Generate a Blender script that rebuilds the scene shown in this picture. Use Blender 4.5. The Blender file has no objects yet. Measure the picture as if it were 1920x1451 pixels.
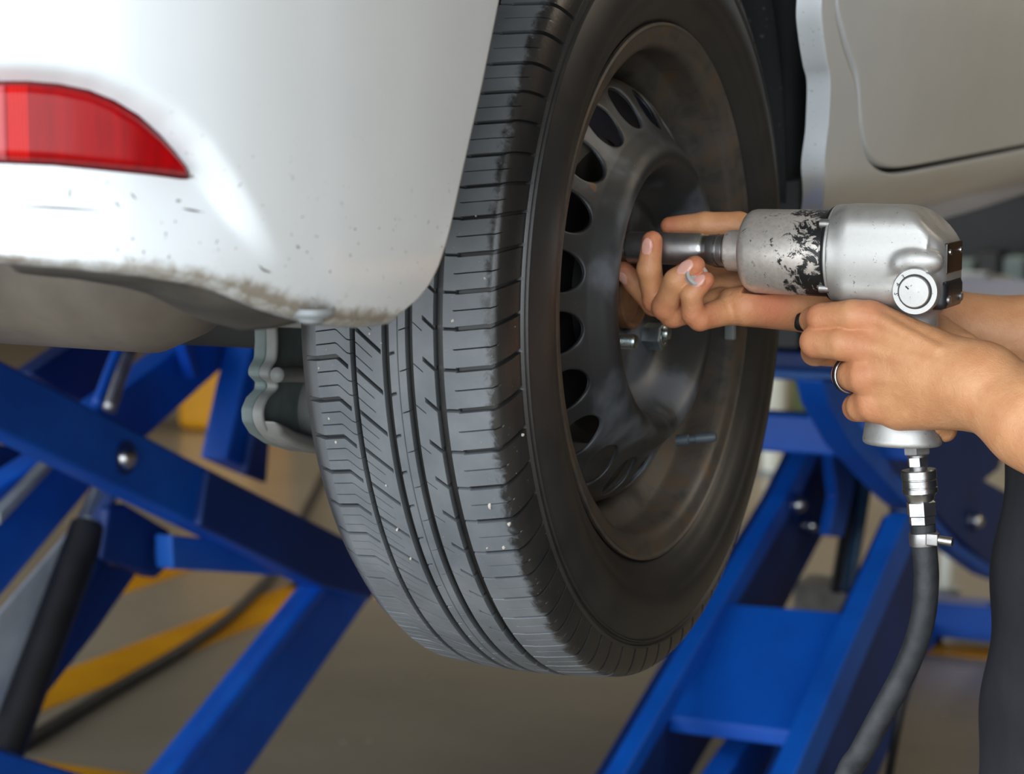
import bpy, bmesh, math, random
import numpy as np
from mathutils import Vector, Matrix

random.seed(7)
rng = np.random.default_rng(7)
SC = bpy.context.scene
COL = SC.collection
FLOOR = -0.95           # the wheel centre is the origin; the workshop floor lies 0.95 m below it

# ------------------------------------------------------------------ camera
F_PX, HORIZON = 4400.0, 170.0
CAM = np.array([0.653, -1.692, 0.155])
FW = np.array([-0.4150, 0.9012, -0.1252]); FW /= np.linalg.norm(FW)
RT = np.array([FW[1], -FW[0], 0.0]); RT /= np.linalg.norm(RT)
UP = np.cross(RT, FW)
cd = bpy.data.cameras.new('camera'); cam = bpy.data.objects.new('camera', cd); COL.objects.link(cam)
cd.sensor_width = 36.0; cd.lens = F_PX / 1920 * 36.0; cd.clip_start = 0.05; cd.clip_end = 100
cam.matrix_world = Matrix(((RT[0], UP[0], -FW[0], CAM[0]), (RT[1], UP[1], -FW[1], CAM[1]),
                           (RT[2], UP[2], -FW[2], CAM[2]), (0, 0, 0, 1)))
cd.dof.use_dof = True; cd.dof.focus_distance = 1.66; cd.dof.aperture_fstop = 8.5
SC.camera = cam

# ------------------------------------------------------------------ sky, exposure, lights
w = bpy.data.worlds.new('overcast'); SC.world = w; w.use_nodes = True
bg = w.node_tree.nodes['Background']; bg.inputs[0].default_value = (0.88, 0.95, 1.0, 1); bg.inputs[1].default_value = 2.5
SC.view_settings.view_transform = 'Standard'; SC.view_settings.look = 'None'
SC.view_settings.gamma = 1.0; SC.view_settings.use_curve_mapping = False
SC.view_settings.exposure = 0.0
SC.cycles.use_denoising = True
SC.cycles.max_bounces = 7; SC.cycles.caustics_reflective = False; SC.cycles.caustics_refractive = False

def area(name, loc, to, sx, sy, power, col):
    l = bpy.data.lights.new(name, 'AREA'); l.shape = 'RECTANGLE'; l.size = sx; l.size_y = sy; l.energy = power; l.color = col
    o = bpy.data.objects.new(name, l); COL.objects.link(o); o.location = loc
    o.rotation_euler = (Vector(to) - Vector(loc)).to_track_quat('-Z', 'Y').to_euler(); return o
# daylight entering through the wide open front of the workshop, behind and to the left of the camera
area('daylight_opening', (-0.8, -5.4, 1.0), (-0.4, 0, 0.0), 9.5, 3.4, 330, (0.88, 0.95, 1.0))
# added overhead fill lamps, unseen: a warm one for the door side, one far back
area('fill_bay', (1.9, 1.5, 2.05), (1.2, 1.3, 0), 0.5, 2.8, 44, (1.0, 0.86, 0.66))
area('fill_far', (-1.0, 6.0, 2.05), (-1.0, 6.0, 0), 0.6, 4.0, 90, (1.0, 0.92, 0.8))

# ------------------------------------------------------------------ helpers
def ray(px, py): return FW + RT * (px - 960) / F_PX - UP * (py - 725.5) / F_PX
def onX(px, py, X): d = ray(px, py); return CAM + d * (X - CAM[0]) / d[0]
def onY(px, py, Y): d = ray(px, py); return CAM + d * (Y - CAM[1]) / d[1]
def onZ(px, py, Z): d = ray(px, py); return CAM + d * (Z - CAM[2]) / d[2]

def mk(name, V, F, mat=None, parent=None, smooth=True, mats=None, midx=None, attrs=None):
    me = bpy.data.meshes.new(name)
    V = np.asarray(V, dtype=np.float32)
    if isinstance(F, np.ndarray):
        n, k = F.shape
        me.vertices.add(len(V)); me.vertices.foreach_set('co', V.ravel())
        me.loops.add(n * k); me.loops.foreach_set('vertex_index', F.astype(np.int32).ravel())
        me.polygons.add(n); me.polygons.foreach_set('loop_start', np.arange(0, n * k, k, dtype=np.int32))
    else:
        me.from_pydata([tuple(map(float, v)) for v in V], [], [tuple(map(int, f)) for f in F])
    me.update(calc_edges=True); me.validate()
    if mats:
        for m in mats: me.materials.append(m)
        if midx is not None: me.polygons.foreach_set('material_index', np.asarray(midx, dtype=np.int32))
    elif mat: me.materials.append(mat)
    if attrs:
        for an, vals in attrs.items():
            a = me.attributes.new(an, 'FLOAT', 'POINT'); a.data.foreach_set('value', np.asarray(vals, dtype=np.float32))
    me.polygons.foreach_set('use_smooth', np.full(len(me.polygons), smooth))
    o = bpy.data.objects.new(name, me); COL.objects.link(o)
    if parent: o.parent = parent
    return o
def fixn(o):
    bm = bmesh.new(); bm.from_mesh(o.data); bmesh.ops.recalc_face_normals(bm, faces=bm.faces); bm.to_mesh(o.data); bm.free(); return o
def bevel(o, w=0.003, seg=2, ang=0.6):
    m = o.modifiers.new('bevel', 'BEVEL'); m.width = w; m.segments = seg; m.limit_method = 'ANGLE'; m.angle_limit = ang
    for p in o.data.polygons: p.use_smooth = True
    n = o.modifiers.new('wn', 'WEIGHTED_NORMAL'); n.keep_sharp = False
    return o
def thing(name, label, cat, loc=(0, 0, 0), group=None):
    o = bpy.data.objects.new(name, None); COL.objects.link(o); o.empty_display_size = 0.05
    o['label'] = label; o['category'] = cat
    if group: o['group'] = group
    return o
def tag(o, label, cat, group=None):
    o['label'] = label; o['category'] = cat
    if group: o['group'] = group
    return o
def grid_faces(nu, nv, wrapu=False):
    iu = np.arange(nu if wrapu else nu - 1); iv = np.arange(nv - 1)
    a, b = np.meshgrid(iu, iv, indexing='ij'); a2 = (a + 1) % nu
    return np.stack([a * nv + b, a2 * nv + b, a2 * nv + b + 1, a * nv + b + 1], -1).reshape(-1, 4)
def grid(name, P, mat, parent=None, wrapu=False, **k):
    P = np.asarray(P); nu, nv = P.shape[:2]
    return mk(name, P.reshape(-1, 3), grid_faces(nu, nv, wrapu), mat, parent, **k)
def frame_from(d):
    d = np.asarray(d, float); d = d / np.linalg.norm(d)
    a = np.array([0, 0, 1.0]) if abs(d[2]) < 0.9 else np.array([0, 1.0, 0])
    x = np.cross(a, d); x /= np.linalg.norm(x); return x, np.cross(d, x), d
def lathe(name, prof, origin, axis, mat, parent=None, n=48, smooth=True, rot=0.0, edge=None, closed=False):
    """prof: (distance along axis, radius)"""
    x, y, d = frame_from(axis); o = np.asarray(origin, float)
    t = np.arange(n) / n * 2 * np.pi + rot
    if closed: prof = list(prof) + [prof[0]]
    P = np.array([[o + d * a + (x * math.cos(q) + y * math.sin(q)) * max(r, 1e-5) for a, r in prof] for q in t])
    ob = grid(name, P, mat, parent, True, smooth=smooth); fixn(ob)
    if smooth:
        m = ob.modifiers.new('es', 'EDGE_SPLIT'); m.split_angle = edge or 0.6
    return ob
def cyl(name, a, b, r, mat, parent=None, n=24, r2=None, ch=0.12):
    a, b = np.asarray(a, float), np.asarray(b, float); L = np.linalg.norm(b - a); r2 = r if r2 is None else r2
    c = min(r, r2) * ch
    return lathe(name, [(0, 0), (0, r - c), (c, r), (L - c, r2), (L, r2 - c), (L, 0)], a, b - a, mat, parent, n)
def hexnut(name, a, b, r, mat, parent=None, rot=0.0):
    a, b = np.asarray(a, float), np.asarray(b, float); L = np.linalg.norm(b - a); c = r * 0.12
    o = lathe(name, [(0, 0), (0, r * 0.9), (c, r), (L - c, r), (L, r * 0.9), (L, 0)], a, b - a, mat, parent, 6, smooth=False, rot=rot)
    return o
def catmull(pts, n, closed=False):
    p = np.asarray(pts, float); out = []
    m = len(p)
    segs = m if closed else m - 1
    per = max(2, int(n / segs))
    for i in range(segs):
        if closed: p0, p1, p2, p3 = p[(i - 1) % m], p[i], p[(i + 1) % m], p[(i + 2) % m]
        else: p0, p1, p2, p3 = p[max(i - 1, 0)], p[i], p[i + 1], p[min(i + 2, m - 1)]
        for k in range(per):
            t = k / per
            out.append(0.5 * (2 * p1 + (p2 - p0) * t + (2 * p0 - 5 * p1 + 4 * p2 - p3) * t * t + (3 * p1 - p0 - 3 * p2 + p3) * t ** 3))
    if not closed: out.append(p[-1])
    return np.array(out)
def tube(name, path, r, mat, parent=None, n=20):
    p = np.asarray(path, float); T = np.gradient(p, axis=0); T /= np.linalg.norm(T, axis=1)[:, None]
    x, y, _ = frame_from(T[0]); rings = []
    rr = np.full(len(p), r) if np.isscalar(r) else np.asarray(r)
    for i in range(len(p)):
        x = x - T[i] * (x @ T[i]); x /= np.linalg.norm(x); y = np.cross(T[i], x)
        t = np.arange(n) / n * 2 * np.pi
        rings.append(p[i] + rr[i] * (np.cos(t)[:, None] * x + np.sin(t)[:, None] * y))
    P = np.array(rings); nv = len(p)
    V = P.reshape(-1, 3); F = []
    for i in range(nv - 1):
        for k in range(n): F.append((i * n + k, i * n + (k + 1) % n, (i + 1) * n + (k + 1) % n, (i + 1) * n + k))
    F.append(tuple(range(n))[::-1]); F.append(tuple((nv - 1) * n + k for k in range(n)))
    return mk(name, V, F, mat, parent)
def prism(name, poly, ext, mat, parent=None, bw=0.004):
    """poly: 3-D planar loop; ext: extrusion vector"""
    a = [np.asarray(q, float) for q in poly]; e = np.asarray(ext, float); n = len(a)
    V = a + [q + e for q in a]
    F = [tuple(range(n)), tuple(range(2 * n - 1, n - 1, -1))] + [(i, (i + 1) % n, n + (i + 1) % n, n + i) for i in range(n)]
    o = fixn(mk(name, V, F, mat, parent, smooth=False))
    return bevel(o, bw) if bw else o
def boxb(name, lo, hi, mat, parent=None, bw=0.004):
    l, h = lo, hi
    return prism(name, [(l[0], l[1], l[2]), (h[0], l[1], l[2]), (h[0], h[1], l[2]), (l[0], h[1], l[2])], (0, 0, h[2] - l[2]), mat, parent, bw)

# ---- signed distance modelling
def sd_cone(P, a, b, ra, rb):
    a = np.asarray(a, np.float32); b = np.asarray(b, np.float32); ba = b - a
    h = np.clip(((P - a) @ ba) / max(float(ba @ ba), 1e-12), 0, 1)
    return np.linalg.norm(P - a - h[..., None] * ba, axis=-1) - (ra + (rb - ra) * h)
def sd_ell(P, c, ax, rad):
    """ellipsoid: ax 3x3 rows unit axes"""
    q = (P - np.asarray(c, np.float32)) @ np.asarray(ax, np.float32).T / np.asarray(rad, np.float32)
    k = np.linalg.norm(q, axis=-1); return (k - 1) * min(rad)
def sd_box(P, c, half, r, ax=None):
    q = P - np.asarray(c, np.float32)
    if ax is not None: q = q @ np.asarray(ax, np.float32).T
    q = np.abs(q) - (np.asarray(half, np.float32) - r)
    return np.linalg.norm(np.maximum(q, 0), axis=-1) + np.minimum(q.max(-1), 0) - r
def smin(a, b, k):
    h = np.clip(0.5 + 0.5 * (b - a) / k, 0, 1); return b + (a - b) * h - k * h * (1 - h)
def surface_nets(fn, lo, hi, vs):
    lo = np.asarray(lo, float); n = np.ceil((np.asarray(hi, float) - lo) / vs).astype(int) + 1
    ax = [(lo[i] + np.arange(n[i]) * vs).astype(np.float32) for i in range(3)]
    B = 8; nb = (n + B - 1) // B; D = np.empty(nb * B, np.float32)
    bi = np.stack(np.meshgrid(*[np.arange(k) for k in nb], indexing='ij'), -1).reshape(-1, 3)
    cd_ = fn((lo + (bi * B + (B - 1) / 2) * vs).astype(np.float32)); lim = 0.5 * 1.7321 * (B + 1) * vs * 1.3
    Dv = D.reshape(nb[0], B, nb[1], B, nb[2], B).transpose(0, 2, 4, 1, 3, 5)
    far = np.abs(cd_) > lim; f_ = bi[far]; Dv[f_[:, 0], f_[:, 1], f_[:, 2]] = cd_[far][:, None, None, None]
    offs = np.stack(np.meshgrid(*[np.arange(B)] * 3, indexing='ij'), -1); near = bi[~far]
    for i in range(0, len(near), 700):
        q = near[i:i + 700]; P = (lo + (q[:, None, None, None, :] * B + offs[None]) * vs).astype(np.float32)
        Dv[q[:, 0], q[:, 1], q[:, 2]] = fn(P)
    D = np.ascontiguousarray(D[:n[0], :n[1], :n[2]])
    S = D < 0
    corners = [(i, j, k) for i in (0, 1) for j in (0, 1) for k in (0, 1)]
    sl = lambda A, c: A[c[0]:n[0] - 1 + c[0], c[1]:n[1] - 1 + c[1], c[2]:n[2] - 1 + c[2]]
    cnt = sum(sl(S, c).astype(np.int8) for c in corners)
    act = (cnt > 0) & (cnt < 8); idx = np.argwhere(act); m = len(idx)
    ID = np.full(act.shape, -1, np.int64); ID[act] = np.arange(m)
    dv = np.stack([D[idx[:, 0] + c[0], idx[:, 1] + c[1], idx[:, 2] + c[2]] for c in corners], 1)
    acc = np.zeros((m, 3)); ct = np.zeros(m)
    for p in range(8):
        for q in range(p + 1, 8):
            if sum(abs(corners[p][t] - corners[q][t]) for t in range(3)) != 1: continue
            cr = (dv[:, p] < 0) != (dv[:, q] < 0)
            t = np.where(cr, dv[:, p] / np.where(dv[:, p] - dv[:, q] == 0, 1, dv[:, p] - dv[:, q]), 0)
            pos = np.array(corners[p]) + t[:, None] * (np.array(corners[q]) - np.array(corners[p]))
            acc += np.where(cr[:, None], pos, 0); ct += cr
    V = lo + (idx + acc / ct[:, None]) * vs
    Fs = []
    for a in range(3):
        b, c = (a + 1) % 3, (a + 2) % 3
        s0 = [slice(None)] * 3; s1 = [slice(None)] * 3
        s0[a] = slice(0, n[a] - 1); s1[a] = slice(1, n[a])
        for t in (b, c): s0[t] = slice(1, n[t] - 1); s1[t] = slice(1, n[t] - 1)
        A, B = S[tuple(s0)], S[tuple(s1)]
        e = np.argwhere(A != B)
        if not len(e): continue
        flip = A[e[:, 0], e[:, 1], e[:, 2]]
        base = e.copy(); base[:, b] += 1; base[:, c] += 1
        def cell(db, dc):
            q = base.copy(); q[:, b] -= db; q[:, c] -= dc; return ID[q[:, 0], q[:, 1], q[:, 2]]
        f = np.stack([cell(1, 1), cell(0, 1), cell(0, 0), cell(1, 0)], 1)
        f[~flip] = f[~flip][:, ::-1]; Fs.append(f)
    F = np.concatenate(Fs); return V, F[(F >= 0).all(1)]

# ---- materials
def nodes_of(name):
    m = bpy.data.materials.new(name); m.use_nodes = True
    nt = m.node_tree; return m, nt, nt.nodes['Principled BSDF'], nt.links
def srgb(r, g, b):
    f = lambda c: (c / 255 / 12.92) if c / 255 <= 0.04045 else ((c / 255 + 0.055) / 1.055) ** 2.4
    return (f(r), f(g), f(b), 1)
def noise(nt, scale, detail=4, rough=0.55, coord='Object', mapscale=None, dist=0.0):
    tc = nt.nodes.new('ShaderNodeTexCoord'); n = nt.nodes.new('ShaderNodeTexNoise')
    n.inputs['Scale'].default_value = scale; n.inputs['Detail'].default_value = detail; n.inputs['Roughness'].default_value = rough
    n.inputs['Distortion'].default_value = dist
    if mapscale:
        mp = nt.nodes.new('ShaderNodeMapping'); mp.inputs['Scale'].default_value = mapscale
        nt.links.new(tc.outputs[coord], mp.inputs['Vector']); nt.links.new(mp.outputs[0], n.inputs['Vector'])
    else: nt.links.new(tc.outputs[coord], n.inputs['Vector'])
    return n.outputs['Fac']
def ramp(nt, fac, stops, interp='LINEAR'):
    r = nt.nodes.new('ShaderNodeValToRGB'); r.color_ramp.interpolation = interp
    e = r.color_ramp.elements
    while len(e) < len(stops): e.new(0.5)
    for i, (p, c) in enumerate(stops): e[i].position = p; e[i].color = c if len(c) == 4 else (*c, 1)
    nt.links.new(fac, r.inputs[0]); return r.outputs[0]
def mix(nt, fac, a, b, mode='MIX'):
    m = nt.nodes.new('ShaderNodeMix'); m.data_type = 'RGBA'; m.blend_type = mode
    for s, v in ((m.inputs[0], fac), (m.inputs[6], a), (m.inputs[7], b)):
        if hasattr(v, 'is_linked') or hasattr(v, 'links'): nt.links.new(v, s)
        else: s.default_value = v
    return m.outputs[2]
def math_(nt, op, a, b=0.0, c=None, clamp=False):
    m = nt.nodes.new('ShaderNodeMath'); m.operation = op; m.use_clamp = clamp
    for i, v in enumerate((a, b) if c is None else (a, b, c)):
        if hasattr(v, 'links'): nt.links.new(v, m.inputs[i])
        else: m.inputs[i].default_value = v
    return m.outputs[0]
def sstep(nt, v, a, b):
    m = nt.nodes.new('ShaderNodeMapRange'); m.interpolation_type = 'SMOOTHSTEP'
    nt.links.new(v, m.inputs['Value']); m.inputs['From Min'].default_value = a; m.inputs['From Max'].default_value = b
    return m.outputs[0]
def bump(nt, b, h, strength=0.2, dist=0.001):
    n = nt.nodes.new('ShaderNodeBump'); n.inputs['Strength'].default_value = strength; n.inputs['Distance'].default_value = dist
    nt.links.new(h, n.inputs['Height']); nt.links.new(n.outputs[0], b.inputs['Normal'])
def xyz(nt):
    tc = nt.nodes.new('ShaderNodeTexCoord'); s = nt.nodes.new('ShaderNodeSeparateXYZ'); nt.links.new(tc.outputs['Object'], s.inputs[0])
    return s.outputs
def simple(name, c1, rough=0.5, metal=0.0, c2=None, scale=40, bumps=0.0, bscale=200, spec=0.5, coat=0.0, rvar=0.0, lo=0.35, hi=0.65, mapscale=None):
    m, nt, b, L = nodes_of(name)
    b.inputs['Roughness'].default_value = rough; b.inputs['Metallic'].default_value = metal
    b.inputs['Specular IOR Level'].default_value = spec; b.inputs['Coat Weight'].default_value = coat
    b.inputs['Coat Roughness'].default_value = 0.08
    f = noise(nt, scale, mapscale=mapscale)
    col = ramp(nt, f, [(lo, c1), (hi, c2 or tuple(0.8 * v for v in c1[:3]) + (1,))])
    L.new(col, b.inputs['Base Color'])
    if rvar: 
        mr = nt.nodes.new('ShaderNodeMapRange'); L.new(f, mr.inputs[0]); mr.inputs[3].default_value = rough - rvar; mr.inputs[4].default_value = rough + rvar
        L.new(mr.outputs[0], b.inputs['Roughness'])
    if bumps: bump(nt, b, noise(nt, bscale, 3), bumps, 0.001)
    return m

M = {}
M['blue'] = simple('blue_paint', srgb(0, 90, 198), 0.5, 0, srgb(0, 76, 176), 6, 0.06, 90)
M['navy'] = simple('dark_shaded_blue_paint', srgb(4, 50, 120), 0.55, 0, srgb(4, 42, 102), 6, 0.06, 90)  # darker copy of the lift blue; shade on arm faces put into the colour
M['steel'] = simple('bright_steel', (0.62, 0.62, 0.62, 1), 0.28, 1.0, (0.45, 0.45, 0.45, 1), 80, 0.1, 300)
M['darksteel'] = simple('dull_steel', (0.40, 0.39, 0.39, 1), 0.38, 0.9, (0.28, 0.27, 0.27, 1), 60, 0.15, 200)
M['zinc'] = simple('zinc_steel', (0.50, 0.56, 0.58, 1), 0.32, 1.0, (0.30, 0.36, 0.38, 1), 120, 0.1, 300)
M['chrome'] = simple('chrome_nut', (0.78, 0.78, 0.78, 1), 0.22, 0.6, (0.62, 0.62, 0.62, 1), 80)
M['black'] = simple('black_plastic', srgb(22, 23, 26), 0.5, 0, srgb(14, 15, 17), 30, 0.1, 150)
M['rubber'] = simple('black_hose_rubber', srgb(54, 56, 60), 0.55, 0, srgb(36, 38, 42), 60, 0.25, 260)
M['cable'] = simple('dark_cable_rubber', srgb(48, 46, 42), 0.6, 0, srgb(38, 36, 33), 30)
M['greyplate'] = simple('galvanised_plate', srgb(150, 156, 160), 0.5, 0.2, srgb(112, 116, 120), 9, 0.1, 60)
M['shirt'] = simple('charcoal_cotton', srgb(52, 52, 58), 0.9, 0, srgb(43, 43, 48), 14, 0.5, 1400, spec=0.2)
M['hair'] = simple('black_hair', srgb(18, 15, 13), 0.5, 0, srgb(30, 24, 20), 120, 0.5, 300)
M['arm'] = simple('grey_undercoat', srgb(150, 150, 148), 0.6, 0, srgb(120, 122, 122), 18, 0.2, 90)
M['white'] = simple('white_enamel', srgb(238, 242, 236), 0.4, 0, srgb(225, 230, 222), 5)
M['teal'] = simple('grey_green_sheet', srgb(112, 128, 128), 0.5, 0, srgb(84, 98, 100), 6)
M['brownbox'] = simple('brown_card', srgb(120, 84, 40), 0.8, 0, srgb(96, 66, 32), 9)
M['yellowpaint'] = simple('yellow_floor_paint', srgb(222, 158, 10), 0.35, 0, srgb(196, 134, 8), 3.0, 0.05, 30, rvar=0.05)

def mat_paint():
    m, nt, b, L = nodes_of('white_car_paint')
    X = xyz(nt)
    n1 = noise(nt, 75, 7, 0.7, dist=0.8); n2 = noise(nt, 260, 2, 0.5); n3 = noise(nt, 14, 4)
    edge = nt.nodes.new('ShaderNodeAttribute'); edge.attribute_name = 'grime'
    g = math_(nt, 'ADD', math_(nt, 'MULTIPLY', n1, 1.5), math_(nt, 'SUBTRACT', edge.outputs['Fac'], 1.22))
    g = math_(nt, 'MULTIPLY', sstep(nt, g, 0.05, 0.75), 0.85)
    spots = sstep(nt, n2, 0.700, 0.725)
    low = sstep(nt, edge.outputs['Fac'], 0.0, 0.10)
    spots = math_(nt, 'MULTIPLY', spots, math_(nt, 'MULTIPLY', low, 0.75))
    base = ramp(nt, n3, [(0.3, srgb(227, 232, 237)), (0.7, srgb(221, 227, 233))])
    c = mix(nt, g, base, srgb(128, 114, 94)); c = mix(nt, spots, c, srgb(70, 60, 50))
    L.new(c, b.inputs['Base Color'])
    b.inputs['Roughness'].default_value = 0.38; b.inputs['Coat Weight'].default_value = 0.6; b.inputs['Coat Roughness'].default_value = 0.12
    return m
M['paint'] = mat_paint()
M['inner'] = simple('bumper_underside', srgb(96, 92, 88), 0.7, 0, srgb(70, 67, 64), 25, 0.3, 120)

def mat_reflector():
    m, nt, b, L = nodes_of('red_reflector_plastic')
    a = nt.nodes.new('ShaderNodeAttribute'); a.attribute_name = 'along'
    e = nt.nodes.new('ShaderNodeAttribute'); e.attribute_name = 'rim'
    st = math_(nt, 'SINE', math_(nt, 'MULTIPLY', a.outputs['Fac'], 870.0))
    inband = math_(nt, 'MULTIPLY', sstep(nt, a.outputs['Fac'], 0.313, 0.315), math_(nt, 'SUBTRACT', 1.0, sstep(nt, a.outputs['Fac'], 0.349, 0.351)))
    f = math_(nt, 'MULTIPLY', inband, sstep(nt, st, -0.3, 0.4))
    n = noise(nt, 60, 3, mapscale=(3, 3, 0.4))
    c0 = ramp(nt, n, [(0.35, srgb(160, 3, 9)), (0.7, srgb(136, 2, 10))])
    c = mix(nt, f, c0, srgb(225, 30, 20))
    pale = math_(nt, 'SUBTRACT', 1.0, sstep(nt, a.outputs['Fac'], 0.304, 0.313))
    c = mix(nt, math_(nt, 'MULTIPLY', pale, 0.5), c, srgb(225, 120, 125))
    c = mix(nt, sstep(nt, e.outputs['Fac'], 0.5, 1.0), c, srgb(84, 4, 10))
    L.new(c, b.inputs['Base Color']); b.inputs['Roughness'].default_value = 0.2; b.inputs['Coat Weight'].default_value = 0.0; b.inputs['Specular IOR Level'].default_value = 0.2
    b.inputs['Coat Roughness'].default_value = 0.03
    return m
M['reflector'] = mat_reflector()

def mat_tyre():
    m, nt, b, L = nodes_of('worn_tyre_rubber')
    a = nt.nodes.new('ShaderNodeAttribute'); a.attribute_name = 'worn'
    X = xyz(nt)
    n1 = noise(nt, 95, 5, 0.7, dist=0.5); n2 = noise(nt, 26, 4); n3 = noise(nt, 500, 2)
    # the dusty worn band ends in a ragged edge on the outer shoulder
    lim = math_(nt, 'ADD', X[0], math_(nt, 'MULTIPLY', math_(nt, 'SUBTRACT', n1, 0.5), 0.022))
    band = math_(nt, 'SUBTRACT', 1.0, sstep(nt, lim, -0.011, -0.004))
    dust = math_(nt, 'MULTIPLY', a.outputs['Fac'], band)
    grey = ramp(nt, n2, [(0.3, srgb(96, 101, 107)), (0.7, srgb(116, 120, 125))])
    dark = ramp(nt, n2, [(0.3, srgb(34, 34, 35)), (0.55, srgb(43, 42, 42)), (0.75, srgb(47, 44, 42))])
    c = mix(nt, dust, dark, grey)
    sp = math_(nt, 'GREATER_THAN', n3, 0.755)
    c = mix(nt, math_(nt, 'MULTIPLY', sp, math_(nt, 'MULTIPLY', 0.55, math_(nt, 'ADD', a.outputs['Fac'], 0.1))), c, srgb(168, 168, 164))
    L.new(c, b.inputs['Base Color'])
    r = math_(nt, 'SUBTRACT', math_(nt, 'ADD', 0.45, math_(nt, 'MULTIPLY', dust, 0.25)), math_(nt, 'MULTIPLY', a.outputs['Fac'], 0.16)); L.new(r, b.inputs['Roughness'])
    b.inputs['Specular IOR Level'].default_value = 0.5
    bump(nt, b, noise(nt, 380, 4, 0.7), 0.18, 0.001)
    return m
M['tyre'] = mat_tyre()

def mat_rim():
    m, nt, b, L = nodes_of('black_steel_wheel_paint')
    X = xyz(nt)
    rad = math_(nt, 'SQRT', math_(nt, 'ADD', math_(nt, 'MULTIPLY', X[1], X[1]), math_(nt, 'MULTIPLY', X[2], X[2])))
    n1 = noise(nt, 15, 4, 0.5, dist=0.35); n2 = noise(nt, 42, 6, 0.7, dist=0.6)
    dust = math_(nt, 'MULTIPLY', sstep(nt, n1, 0.47, 0.68), 0.75)
    c = mix(nt, dust, srgb(36, 38, 41), srgb(98, 103, 112))
    barrel = sstep(nt, rad, 0.150, 0.165)
    c = mix(nt, math_(nt, 'MULTIPLY', barrel, 0.85), c, ramp(nt, n2, [(0.30, srgb(50, 48, 46)), (0.5, srgb(76, 70, 64)), (0.68, srgb(92, 72, 52))]))
    rust = math_(nt, 'MULTIPLY', math_(nt, 'GREATER_THAN', n2, 0.68), 0.6)
    c = mix(nt, rust, c, srgb(112, 72, 40))
    L.new(c, b.inputs['Base Color'])
    L.new(math_(nt, 'ADD', 0.33, math_(nt, 'MULTIPLY', n2, 0.25)), b.inputs['Roughness'])
    bump(nt, b, n2, 0.05, 0.002)
    return m
M['rim'] = mat_rim()
M['drum'] = simple('black_brake_drum', srgb(28, 30, 32), 0.55, 0.2, srgb(46, 44, 42), 40)
M['rustybore'] = simple('rusty_hub', srgb(120, 82, 52), 0.8, 0, srgb(84, 58, 40), 60, 0.3, 120)

def mat_alu():
    m, nt, b, L = nodes_of('scuffed_cast_aluminium')
    n1 = noise(nt, 60, 5, 0.65); n2 = noise(nt, 300, 3, 0.6, dist=0.8); n3 = noise(nt, 30, 3, mapscale=(1, 8, 8))
    c = ramp(nt, n1, [(0.3, (0.44, 0.43, 0.42, 1)), (0.7, (0.55, 0.54, 0.53, 1))])
    c = mix(nt, math_(nt, 'MULTIPLY', math_(nt, 'GREATER_THAN', n2, 0.675), 0.75), c, (0.14, 0.13, 0.12, 1))
    L.new(c, b.inputs['Base Color']); b.inputs['Metallic'].default_value = 0.7
    L.new(math_(nt, 'ADD', 0.38, math_(nt, 'MULTIPLY', n1, 0.22)), b.inputs['Roughness'])
    bump(nt, b, n2, 0.12, 0.0006)
    return m
M['alu'] = mat_alu()
def mat_case():
    m, nt, b, L = nodes_of('hammer_case_with_worn_black_paint')
    X = xyz(nt)
    n1 = noise(nt, 85, 8, 0.76, dist=0.9); n2 = noise(nt, 240, 3)
    t = math_(nt, 'ADD', n1, math_(nt, 'MULTIPLY', sstep(nt, X[0], 0.094, 0.156), 0.24))
    f = sstep(nt, t, 0.645, 0.665)
    st = ramp(nt, n2, [(0.3, (0.58, 0.53, 0.49, 1)), (0.62, (0.70, 0.64, 0.60, 1)), (0.75, (0.34, 0.30, 0.28, 1))])
    L.new(mix(nt, f, st, srgb(24, 25, 27)), b.inputs['Base Color'])
    L.new(math_(nt, 'SUBTRACT', 0.6, math_(nt, 'MULTIPLY', f, 0.6)), b.inputs['Metallic'])
    b.inputs['Roughness'].default_value = 0.38; bump(nt, b, math_(nt, 'ADD', n2, f), 0.1, 0.0006)
    return m
M['case'] = mat_case()
def mat_skin():
    m, nt, b, L = nodes_of('tanned_skin')
    a = nt.nodes.new('ShaderNodeAttribute'); a.attribute_name = 'flush'
    n1 = noise(nt, 60, 4); n2 = noise(nt, 900, 3, 0.6)
    c = ramp(nt, n1, [(0.3, srgb(216, 159, 115)), (0.7, srgb(201, 140, 98))])
    c = mix(nt, math_(nt, 'MULTIPLY', a.outputs['Fac'], 0.75), c, srgb(196, 108, 84))
    L.new(c, b.inputs['Base Color']); b.inputs['Roughness'].default_value = 0.46
    b.inputs['Subsurface Weight'].default_value = 0.12; b.inputs['Subsurface Radius'].default_value = (0.006, 0.002, 0.001)
    b.inputs['Subsurface Scale'].default_value = 1.0
    bump(nt, b, math_(nt, 'ADD', n2, math_(nt, 'MULTIPLY', noise(nt, 200, 4, 0.6, dist=0.6), 2.0)), 0.34, 0.0010)
    return m
M['skin'] = mat_skin()
M['nail'] = simple('fingernail', srgb(232, 176, 162), 0.22, 0, srgb(222, 164, 150), 90)

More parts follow.
